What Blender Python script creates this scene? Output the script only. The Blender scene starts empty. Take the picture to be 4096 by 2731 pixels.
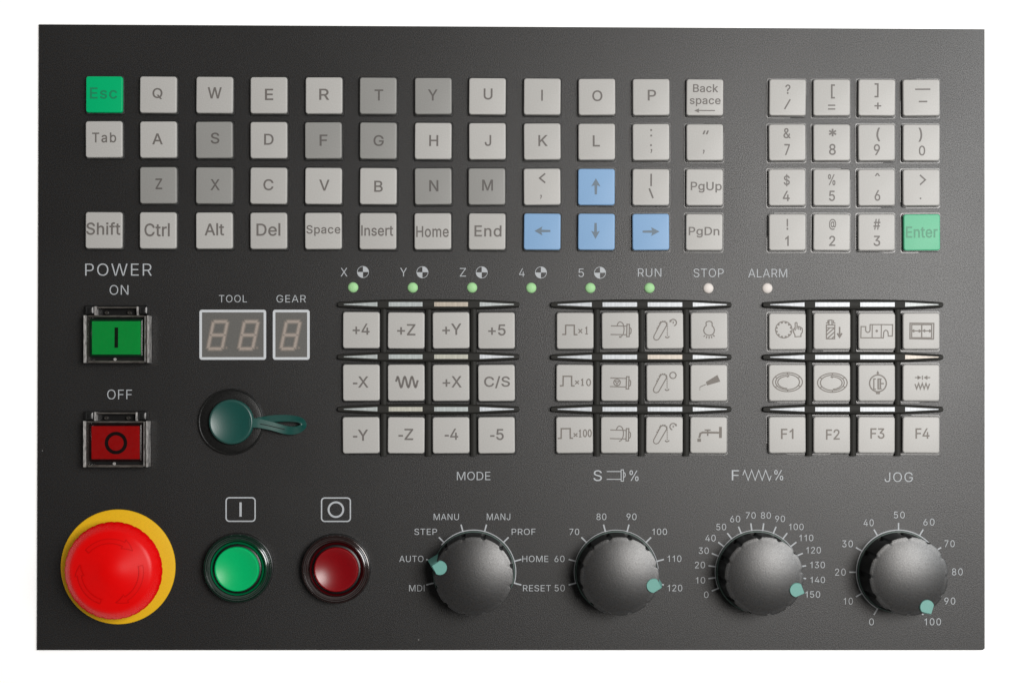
# Machine control panel photographed from straight above on a white sheet.
# Unit used below: 1 "px" of the 4096 x 2731 photograph = 0.1 mm on the faceplate.
import bpy, math, random
from mathutils import Vector

S = 1e-4                      # metres per px
NX, NY, CAMH = 1920.0, 1600.0, 6500.0      # foot of the lens axis on the panel, camera height (px)
CX, CY = 2048.0, 1365.5
sc = bpy.context.scene
col = sc.collection
rnd = random.Random(7)

# ------------------------------------------------------------------ camera, light, exposure
cam = bpy.data.cameras.new('camera')
cam.sensor_width = 36.0
cam.lens = 36.0 * CAMH / 4096.0
cam.shift_x = (CX - NX) / 4096.0
cam.shift_y = (NY - CY) / 4096.0
cam.clip_start, cam.clip_end = 0.01, 50.0
camo = bpy.data.objects.new('camera', cam)
col.objects.link(camo)
camo.location = ((NX - CX) * S, (CY - NY) * S, CAMH * S)
sc.camera = camo

FILL_L = 0.57
world = bpy.data.worlds.new('World')
sc.world = world
world.use_nodes = True
bg = world.node_tree.nodes['Background']
# added fill light: world made bright low all round, dark overhead
wn, wl = world.node_tree.nodes, world.node_tree.links
wtc = wn.new('ShaderNodeTexCoord')
wsx = wn.new('ShaderNodeSeparateXYZ')
wl.new(wtc.outputs['Generated'], wsx.inputs[0])
wr = wn.new('ShaderNodeValToRGB')
wr.color_ramp.elements[0].position = 0.60
wr.color_ramp.elements[0].color = (FILL_L, FILL_L * 0.985, FILL_L * 0.965, 1)
wr.color_ramp.elements[1].position = 0.78
wr.color_ramp.elements[1].color = (0.04, 0.039, 0.038, 1)
wl.new(wsx.outputs['Z'], wr.inputs[0])
wl.new(wr.outputs['Color'], bg.inputs['Color'])
bg.inputs['Strength'].default_value = 1.0

def softbox(name, loc, target, sx, sy, power, color):
    la = bpy.data.lights.new(name, 'AREA')
    la.shape = 'RECTANGLE'
    la.size, la.size_y = sx, sy
    la.energy = power
    la.color = color
    o = bpy.data.objects.new(name, la)
    col.objects.link(o)
    o.location = loc
    o.rotation_euler = (Vector(target) - Vector(loc)).to_track_quat('-Z', 'Y').to_euler()
    return o
softbox('softbox_overhead', (0.46, 0.11, 1.20), (0.05, 0.0, 0.0), 0.46, 0.46, 14.0, (1.0, 0.965, 0.93))
softbox('softbox_side', (0.80, 0.26, 1.00), (0.05, 0.02, 0.0), 0.50, 0.70, 8.0, (0.92, 0.97, 1.0))

sc.view_settings.view_transform = 'Standard'
sc.view_settings.look = 'None'
sc.view_settings.exposure = 0.0
sc.view_settings.gamma = 1.0
sc.view_settings.use_curve_mapping = False
try:
    sc.cycles.max_bounces = 8
    sc.cycles.transparent_max_bounces = 16
    sc.cycles.caustics_reflective = False
    sc.cycles.caustics_refractive = False
    sc.cycles.use_denoising = True
except Exception:
    pass

# ------------------------------------------------------------------ materials
def mat(name, rgb, rough=0.5, spec=0.5, var=0.0, vscale=400.0, bump=0.0, bscale=4000.0, rvar=0.0, metal=0.0, coat=0.0,
        stretch=None, tint=None, objvar=0.0):
    m = bpy.data.materials.new(name)
    m.use_nodes = True
    nt = m.node_tree
    N, L = nt.nodes, nt.links
    p = N['Principled BSDF']
    p.inputs['Roughness'].default_value = rough
    p.inputs['Specular IOR Level'].default_value = spec
    p.inputs['Metallic'].default_value = metal
    p.inputs['Coat Weight'].default_value = coat
    p.inputs['Coat Roughness'].default_value = 0.15
    tc = N.new('ShaderNodeTexCoord')
    mp = N.new('ShaderNodeMapping')
    L.new(tc.outputs['Object'], mp.inputs['Vector'])
    if stretch:
        mp.inputs['Scale'].default_value = stretch
    n1 = N.new('ShaderNodeTexNoise')
    n1.inputs['Scale'].default_value = vscale
    n1.inputs['Detail'].default_value = 3.0
    L.new(mp.outputs['Vector'], n1.inputs['Vector'])
    mix = N.new('ShaderNodeMix')
    mix.data_type = 'RGBA'
    t = tint or (1, 1, 1)
    lo = [max(0.0, c * (1 - var)) for c in rgb]
    hi = [min(1.0, c * (1 + var) * tt) for c, tt in zip(rgb, t)]
    mix.inputs['A'].default_value = (*lo, 1)
    mix.inputs['B'].default_value = (*hi, 1)
    rmp = N.new('ShaderNodeMapRange')
    rmp.inputs['From Min'].default_value = 0.3
    rmp.inputs['From Max'].default_value = 0.7
    L.new(n1.outputs['Fac'], rmp.inputs['Value'])
    L.new(rmp.outputs['Result'], mix.inputs['Factor'])
    if objvar:
        oi = N.new('ShaderNodeObjectInfo')
        orr = N.new('ShaderNodeMapRange')
        orr.inputs['To Min'].default_value = 1 - objvar; orr.inputs['To Max'].default_value = 1 + objvar
        L.new(oi.outputs['Random'], orr.inputs['Value'])
        osc = N.new('ShaderNodeVectorMath'); osc.operation = 'SCALE'
        L.new(mix.outputs['Result'], osc.inputs[0]); L.new(orr.outputs['Result'], osc.inputs['Scale'])
        L.new(osc.outputs['Vector'], p.inputs['Base Color'])
    else:
        L.new(mix.outputs['Result'], p.inputs['Base Color'])
    if bump or rvar:
        n2 = N.new('ShaderNodeTexNoise')
        n2.inputs['Scale'].default_value = bscale
        n2.inputs['Detail'].default_value = 2.0
        L.new(tc.outputs['Object'], n2.inputs['Vector'])
        if bump:
            b = N.new('ShaderNodeBump')
            b.inputs['Strength'].default_value = bump
            b.inputs['Distance'].default_value = 0.00012
            L.new(n2.outputs['Fac'], b.inputs['Height'])
            L.new(b.outputs['Normal'], p.inputs['Normal'])
        if rvar:
            mr = N.new('ShaderNodeMapRange')
            mr.inputs['To Min'].default_value = rough - rvar
            mr.inputs['To Max'].default_value = rough + rvar
            L.new(n1.outputs['Fac'], mr.inputs['Value'])
            L.new(mr.outputs['Result'], p.inputs['Roughness'])
    return m

def plate_mat(name, rgb, rough, spec, grain=0.36, relief=0.45, dusty=0.8):
    """powder coated sheet: fine grain in colour and relief, faint broad mottling, a few dust specks"""
    m = bpy.data.materials.new(name)
    m.use_nodes = True
    nt = m.node_tree
    N, L = nt.nodes, nt.links
    p = N['Principled BSDF']
    p.inputs['Specular IOR Level'].default_value = spec
    tc = N.new('ShaderNodeTexCoord')
    fine = N.new('ShaderNodeTexNoise'); fine.inputs['Scale'].default_value = 2600; fine.inputs['Detail'].default_value = 2
    broad = N.new('ShaderNodeTexNoise'); broad.inputs['Scale'].default_value = 14; broad.inputs['Detail'].default_value = 4
    hue = N.new('ShaderNodeTexNoise'); hue.inputs['Scale'].default_value = 900; hue.inputs['Detail'].default_value = 1
    dust = N.new('ShaderNodeTexVoronoi'); dust.inputs['Scale'].default_value = 55
    for n in (fine, broad, hue, dust):
        L.new(tc.outputs['Object'], n.inputs['Vector'])
    def rng(src, a, b, c, d):
        r = N.new('ShaderNodeMapRange')
        r.inputs['From Min'].default_value = a; r.inputs['From Max'].default_value = b
        r.inputs['To Min'].default_value = c; r.inputs['To Max'].default_value = d
        L.new(src, r.inputs['Value'])
        return r.outputs['Result']
    mix = N.new('ShaderNodeMix'); mix.data_type = 'RGBA'
    mix.inputs['A'].default_value = (rgb[0] * 1.12, rgb[1] * 0.99, rgb[2] * 0.88, 1)
    mix.inputs['B'].default_value = (rgb[0] * 0.92, rgb[1] * 1.0, rgb[2] * 1.12, 1)
    L.new(rng(hue.outputs['Fac'], 0.35, 0.65, 0, 1), mix.inputs['Factor'])
    g = N.new('ShaderNodeMath'); g.operation = 'MULTIPLY'
    L.new(rng(fine.outputs['Fac'], 0.3, 0.7, 0.62, 1.38), g.inputs[0])
    L.new(rng(broad.outputs['Fac'], 0.3, 0.7, 0.9, 1.1), g.inputs[1])
    sca = N.new('ShaderNodeVectorMath'); sca.operation = 'SCALE'
    L.new(mix.outputs['Result'], sca.inputs[0]); L.new(g.outputs[0], sca.inputs['Scale'])
    m2 = N.new('ShaderNodeMix'); m2.data_type = 'RGBA'
    L.new(sca.outputs['Vector'], m2.inputs['A'])
    m2.inputs['B'].default_value = (0.16, 0.155, 0.15, 1)
    L.new(rng(dust.outputs['Distance'], 0.012, 0.02, dusty, 0.0), m2.inputs['Factor'])
    L.new(m2.outputs['Result'], p.inputs['Base Color'])
    L.new(rng(broad.outputs['Fac'], 0.3, 0.7, rough - 0.02, rough + 0.02), p.inputs['Roughness'])
    L.new(rng(fine.outputs['Fac'], 0.3, 0.7, spec * (1 - grain), spec * (1 + grain)), p.inputs['Specular IOR Level'])
    b = N.new('ShaderNodeBump'); b.inputs['Strength'].default_value = relief; b.inputs['Distance'].default_value = 0.00012
    L.new(fine.outputs['Fac'], b.inputs['Height']); L.new(b.outputs['Normal'], p.inputs['Normal'])
    return m

def clear_mat(name, rgb, through=0.9, rough=0.06, f0=0.04):
    """thin clear plastic: lets most light straight through, mirrors a little"""
    m = bpy.data.materials.new(name)
    m.use_nodes = True
    nt = m.node_tree
    N, L = nt.nodes, nt.links
    N.remove(N['Principled BSDF'])
    tr = N.new('ShaderNodeBsdfTransparent')
    tr.inputs['Color'].default_value = (*rgb, 1)
    gl = N.new('ShaderNodeBsdfGlossy'); gl.inputs['Roughness'].default_value = rough
    df = N.new('ShaderNodeBsdfDiffuse'); df.inputs['Color'].default_value = (*[min(1, c) for c in rgb], 1)
    nz = N.new('ShaderNodeTexNoise'); nz.inputs['Scale'].default_value = 500
    tc = N.new('ShaderNodeTexCoord'); L.new(tc.outputs['Object'], nz.inputs['Vector'])
    mr = N.new('ShaderNodeMapRange')
    mr.inputs['From Min'].default_value = 0.3; mr.inputs['From Max'].default_value = 0.7
    mr.inputs['To Min'].default_value = max(0, (1 - through) * 0.5); mr.inputs['To Max'].default_value = (1 - through) * 1.5
    L.new(nz.outputs['Fac'], mr.inputs['Value'])
    m1 = N.new('ShaderNodeMixShader'); L.new(mr.outputs['Result'], m1.inputs[0])
    L.new(tr.outputs[0], m1.inputs[1]); L.new(df.outputs[0], m1.inputs[2])
    fr = N.new('ShaderNodeFresnel'); fr.inputs['IOR'].default_value = 1.45
    m2 = N.new('ShaderNodeMixShader'); L.new(fr.outputs[0], m2.inputs[0])
    L.new(m1.outputs[0], m2.inputs[1]); L.new(gl.outputs[0], m2.inputs[2])
    L.new(m2.outputs[0], N['Material Output'].inputs['Surface'])
    return m

M = {}
M['backdrop'] = mat('white_backdrop', (0.93, 0.93, 0.93), 0.8, 0.1, 0.01, 5)
M['plate'] = plate_mat('black_powder_coat', (0.0070, 0.0067, 0.0065), 0.41, 0.41)
M['knob'] = plate_mat('knob_plastic', (0.007, 0.0068, 0.0066), 0.385, 0.7, 0.2, 0.2, 0.0)
M['knob_side'] = mat('knob_side_plastic', (0.004, 0.004, 0.004), 0.45, 0.22, 0.2, 900)
M['ink'] = mat('grey_ink', (0.33, 0.345, 0.36), 0.55, 0.3, 0.10, 1500)
M['key'] = mat('light_grey_cap', (0.336, 0.328, 0.312), 0.42, 0.3, 0.06, 2200, 0.12, 3000, tint=(1, 1.0, 1.01), objvar=0.035)
M['key_grey'] = mat('dark_grey_cap', (0.208, 0.205, 0.195), 0.42, 0.3, 0.06, 2200, 0.10, 3000)
M['key_blue'] = mat('blue_cap', (0.165, 0.285, 0.45), 0.42, 0.25, 0.04, 2200, 0.10, 3000)
M['key_green'] = mat('green_cap', (0.0, 0.32, 0.115), 0.40, 0.12, 0.05, 2200, 0.08, 3000)
M['key_mint'] = mat('mint_cap', (0.065, 0.33, 0.18), 0.42, 0.3, 0.06, 2200, 0.10, 3000)
M['legend'] = mat('legend_ink', (0.105, 0.095, 0.088), 0.5, 0.3, 0.10, 2500)
M['legend_thin'] = mat('thin_legend_ink', (0.125, 0.110, 0.097), 0.5, 0.3, 0.10, 2500)
M['legend_on_grey'] = mat('legend_ink_on_grey', (0.080, 0.073, 0.068), 0.5, 0.3, 0.1, 2500)
M['legend_on_blue'] = mat('legend_ink_on_blue', (0.10, 0.135, 0.17), 0.5, 0.3, 0.1, 2500)
M['legend_on_green'] = mat('legend_ink_on_green', (0.008, 0.17, 0.075), 0.5, 0.15, 0.1, 2500)
M['legend_on_mint'] = mat('legend_ink_on_mint', (0.06, 0.21, 0.125), 0.5, 0.3, 0.1, 2500)
M['gap_shade'] = mat('key_gap_shade', (0.012, 0.012, 0.012), 0.25, 0.5, 0.2, 800)  # flat dark sheet painted as the shade in the gap round a cap
M['clear_rim'] = mat('clear_key_skirt', (0.032, 0.032, 0.031), 0.28, 0.3, 0.35, 900)
M['rubber'] = mat('dark_frame_plastic', (0.016, 0.0155, 0.0135), 0.6, 0.16, 0.15, 2500, 0.15, 3000)
M['rubber_dark'] = mat('divider_plastic', (0.007, 0.007, 0.0065), 0.5, 0.2, 0.1, 2500)
for nm, c in (('window_white', (0.43, 0.45, 0.47)), ('window_silver', (0.33, 0.355, 0.35)), ('window_cream', (0.36, 0.315, 0.26)),
              ('window_yellow', (0.36, 0.355, 0.305)), ('window_peach', (0.43, 0.375, 0.315))):
    M[nm] = mat(nm, c, 0.30, 0.34, 0.18, 900, stretch=(1.0, 0.12, 1.0))
M['red'] = mat('red_plastic', (0.57, 0.001, 0.001), 0.32, 0.15, 0.02, 500)
M['red_relief'] = mat('red_moulded_arrow', (0.55, 0.001, 0.001), 0.34, 0.15, 0.02, 500)
M['red_edge_shade'] = mat('red_arrow_edge_shade', (0.44, 0.001, 0.001), 0.4, 0.1, 0.02, 500)  # darker red paints the relief shade along the arrow edges
M['yellow'] = mat('yellow_collar', (0.59, 0.345, 0.008), 0.5, 0.15, 0.05, 1800, 0.1, 3000)
M['black'] = mat('black_plastic', (0.006, 0.006, 0.006), 0.30, 0.4, 0.2, 900)
M['black_grain'] = mat('black_grained_plastic', (0.004, 0.004, 0.0037), 0.40, 0.25, 0.5, 1500, 0.6, 2200)
M['teal'] = mat('teal_plastic', (0.105, 0.262, 0.228), 0.42, 0.3, 0.04, 1500)
M['teal_base'] = mat('dark_teal_plastic', (0.05, 0.085, 0.072), 0.4, 0.4, 0.05, 1500)
M['cap_green'] = mat('dark_green_rubber', (0.0003, 0.044, 0.036), 0.38, 0.55, 0.06, 1200, 0.12, 2600)
M['slit_shade'] = mat('dark_slit_shade', (0.003, 0.008, 0.007), 0.6, 0.2)  # dark strip colour standing in for shade inside the strap slit
M['lens_green'] = mat('green_lens', (0.0, 0.33, 0.10), 0.32, 0.25, 0.03, 900)
M['lens_red'] = mat('red_lens', (0.150, 0.0, 0.002), 0.28, 0.42, 0.06, 900)
M['ring_green'] = mat('green_smoked_bezel', (0.005, 0.015, 0.010), 0.13, 0.7, 0.3, 900)
M['ring_red'] = mat('red_smoked_bezel', (0.014, 0.008, 0.0075), 0.13, 0.7, 0.3, 900)
M['gutter_green'] = mat('green_gutter', (0.0, 0.10, 0.035), 0.2, 0.4)
M['gutter_red'] = mat('red_gutter', (0.035, 0.001, 0.002), 0.2, 0.4)
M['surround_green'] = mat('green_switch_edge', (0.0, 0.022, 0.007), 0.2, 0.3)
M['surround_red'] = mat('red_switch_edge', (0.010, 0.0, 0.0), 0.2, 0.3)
M['face_green'] = mat('green_switch_face', (0.0, 0.27, 0.04), 0.4, 0.1, 0.03, 700)
M['face_red'] = mat('red_switch_face', (0.285, 0.0, 0.0), 0.4, 0.08, 0.04, 700)
M['sym_green'] = mat('dark_symbol_on_green', (0.0, 0.008, 0.001), 0.4, 0.1)
M['sym_red'] = mat('dark_symbol_on_red', (0.004, 0.0, 0.0), 0.4, 0.1)
M['clear'] = clear_mat('clear_cover', (0.985, 0.985, 0.985), 0.998, 0.05)
M['clear_lit'] = mat('clear_cover_lit_edge', (0.24, 0.232, 0.225), 0.16, 0.8, 0.8, 1400, stretch=(3.0, 0.25, 1.0))  # clear plastic coloured pale, caught light painted in as streaks
M['clear_dim'] = mat('clear_cover_dim_edge', (0.055, 0.05, 0.045), 0.15, 0.7, 0.5, 1000, stretch=(0.3, 2.0, 1.0))  # same clear plastic, coloured dark where it catches little light
M['clear_hinge'] = clear_mat('clear_hinge', (0.8, 0.8, 0.78), 0.85, 0.08)
M['led_green'] = mat('green_led', (0.275, 0.50, 0.24), 0.5, 0.25, 0.08, 1500)
M['led_white'] = mat('white_led', (0.56, 0.52, 0.49), 0.5, 0.25, 0.06, 1500)
M['display'] = mat('display_film', (0.086, 0.083, 0.077), 0.5, 0.35, 0.20, 2400)
M['frame_ink'] = mat('display_frame_ink', (0.43, 0.445, 0.46), 0.5, 0.3, 0.05, 1500)
M['seg'] = mat('digit_segment', (0.255, 0.215, 0.187), 0.5, 0.3, 0.14, 2000)
M['seg_halo'] = mat('digit_segment_halo', (0.170, 0.148, 0.129), 0.5, 0.3, 0.14, 2000)  # dimmer layer paints a soft halo round the segments
M['seg_glow'] = mat('digit_segment_blur', (0.116, 0.105, 0.093), 0.5, 0.3, 0.14, 2000)  # widest layer paints the faint glow round the digits

# ------------------------------------------------------------------ geometry helpers (all in px, y down as in the photo)
ORG = {}

def true_pos(qx, qy, h):
    """place on the panel of a point at height h whose sight line meets the faceplate at (qx, qy)"""
    k = (CAMH - h) / CAMH
    return NX + (qx - NX) * k, NY + (qy - NY) * k

class MB:
    def __init__(self):
        self.v, self.f = [], []
    def add(self, vs, fs):
        b = len(self.v)
        self.v += vs
        self.f += [tuple(i + b for i in f) for f in fs]
        return self
    def loft(self, rings, cap0=False, cap1=True, close=True):
        n = len(rings[0])
        vs = [p for r in rings for p in r]
        fs = []
        for k in range(len(rings) - 1):
            for i in range(n if close else n - 1):
                j = (i + 1) % n
                fs.append((k * n + i, (k + 1) * n + i, (k + 1) * n + j, k * n + j))
        if cap0:
            fs.append(tuple(range(n)))
        if cap1:
            b = (len(rings) - 1) * n
            fs.append(tuple(b + i for i in range(n - 1, -1, -1)))
        return self.add(vs, fs)
    def lathe(self, cx, cy, prof, n=96, rfun=None):
        rings = []
        for r, z in prof:
            ring = []
            for i in range(n):
                a = 2 * math.pi * i / n
                rr = r if rfun is None else rfun(a, r, z)
                ring.append((cx + rr * math.sin(a), cy - rr * math.cos(a), z))
            rings.append(ring)
        last = prof[-1][0] < 0.01
        if last:
            z = prof[-1][1]
            rings.pop()
            self.loft(rings, cap1=False)
            b = len(self.v) - n
            self.v.append((cx, cy, z))
            c = len(self.v) - 1
            self.f += [(b + i, c, b + (i + 1) % n) for i in range(n)]
        else:
            self.loft(rings, cap1=False)
        return self
    def rrect(self, x0, y0, x1, y1, levels, r, seg=5, cap1=True):
        """levels: (inset, z)"""
        rings = []
        for ins, z in levels:
            rr = max(r - ins * 0.6, 0.5)
            rings.append([(x, y, z) for x, y in rr_outline(x0 + ins, y0 + ins, x1 - ins, y1 - ins, rr, seg)])
        return self.loft(rings, cap1=cap1)
    def flat(self, poly, z):
        return self.add([(x, y, z) for x, y in poly], [tuple(range(len(poly)))])
    def box(self, x0, y0, x1, y1, z0, z1):
        return self.loft([[(x0, y0, z), (x1, y0, z), (x1, y1, z), (x0, y1, z)] for z in (z0, z1)])
    def stroke(self, pts, w, z, closed=False):
        pts = [Vector((p[0], p[1])) for p in pts]
        if closed and (pts[0] - pts[-1]).length < 1e-6:
            pts.pop()
        n = len(pts)
        L, R = [], []
        for i in range(n):
            a = pts[i - 1] if (i > 0 or closed) else None
            c = pts[(i + 1) % n] if (i < n - 1 or closed) else None
            d1 = (pts[i] - a).normalized() if a is not None else None
            d2 = (c - pts[i]).normalized() if c is not None else None
            if d1 is None: d1 = d2
            if d2 is None: d2 = d1
            n1, n2 = Vector((-d1.y, d1.x)), Vector((-d2.y, d2.x))
            m = n1 + n2
            m = n1 if m.length < 1e-3 else m.normalized()
            k = min(w / 2 / max(m.dot(n1), 0.35), w * 1.4)
            L.append(pts[i] + m * k); R.append(pts[i] - m * k)
        vs = [(p.x, p.y, z) for p in L] + [(p.x, p.y, z) for p in R]
        fs = []
        for i in range(n if closed else n - 1):
            j = (i + 1) % n
            fs.append((i, j, n + j, n + i))
        return self.add(vs, fs)
    def tilt(self, h):
        """strokes given as seen in the photo -> their place on a surface at height h"""
        self.v = [(*true_pos(x, y, h), z) for x, y, z in self.v]
        return self

def rr_outline(x0, y0, x1, y1, r, seg=5):
    out = []
    for cx, cy, a0 in ((x1 - r, y0 + r, 0), (x1 - r, y1 - r, 90), (x0 + r, y1 - r, 180), (x0 + r, y0 + r, 270)):
        for i in range(seg + 1):
            a = math.radians(a0 + 90 * i / seg)
            out.append((cx + r * math.sin(a), cy - r * math.cos(a)))
    return out

def arc(cx, cy, r, a0, a1, n=24, ry=None):
    """clockwise-from-top degrees"""
    ry = r if ry is None else ry
    return [(cx + r * math.sin(math.radians(a0 + (a1 - a0) * i / n)), cy - ry * math.cos(math.radians(a0 + (a1 - a0) * i / n))) for i in range(n + 1)]

def mesh(name, mb, m, smooth=40):
    me = bpy.data.meshes.new(name)
    return me

def part(name, mb, m, parent, origin, smooth=35.0, label=None, mesh_data=None):
    """one mesh object; origin = (x, y, z) in px; vertices given in px of the photo plane"""
    if mesh_data is None:
        ox, oy, oz = origin
        me = bpy.data.meshes.new(name)
        me.from_pydata([((x - ox) * S, (oy - y) * S, (z - oz) * S) for x, y, z in mb.v], [], [f[::-1] for f in mb.f])
        me.validate()
        fix_normals(me)
        me.materials.append(m)
        if smooth:
            for p in me.polygons:
                p.use_smooth = True
            me.set_sharp_from_angle(angle=math.radians(smooth))
    else:
        me = mesh_data
    o = bpy.data.objects.new(name, me)
    col.objects.link(o)
    po = ORG.get(parent.name, (CX, CY, 0)) if parent else (CX, CY, 0)
    o.parent = parent
    o.location = ((origin[0] - po[0]) * S, (po[1] - origin[1]) * S, (origin[2] - po[2]) * S)
    ORG[o.name] = origin
    if label:
        o['label'] = label
    return o

def part_multi(name, layers, parent, origin, smooth=35.0, label=None):
    """one mesh with several materials: layers = [(MB, material), ...]"""
    mb, idx = MB(), []
    for k, (b, m) in enumerate(layers):
        mb.add(b.v, b.f)
        idx += [k] * len(b.f)
    o = part(name, mb, layers[0][1], parent, origin, smooth, label)
    for b, m in layers[1:]:
        o.data.materials.append(m)
    if len(idx) == len(o.data.polygons):
        for p, k in zip(o.data.polygons, idx):
            p.material_index = k
    return o

import bmesh
def fix_normals(me):
    bm = bmesh.new()
    bm.from_mesh(me)
    flatz = all(abs(v.co.z - bm.verts[0].co.z) < 2e-5 for v in bm.verts) if hasattr(bm.verts, 'ensure_lookup_table') and not bm.verts.ensure_lookup_table() else False
    if flatz:
        for f in bm.faces:
            if f.normal.z < 0:
                f.normal_flip()
    else:
        bmesh.ops.recalc_face_normals(bm, faces=bm.faces)
        # open shells: make the upper faces look up
        up = sum(f.normal.z * f.calc_area() for f in bm.faces)
        if up < 0 and any(len(e.link_faces) == 1 for e in bm.edges):
            bmesh.ops.reverse_faces(bm, faces=bm.faces)
    bm.to_mesh(me)
    bm.free()

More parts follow.
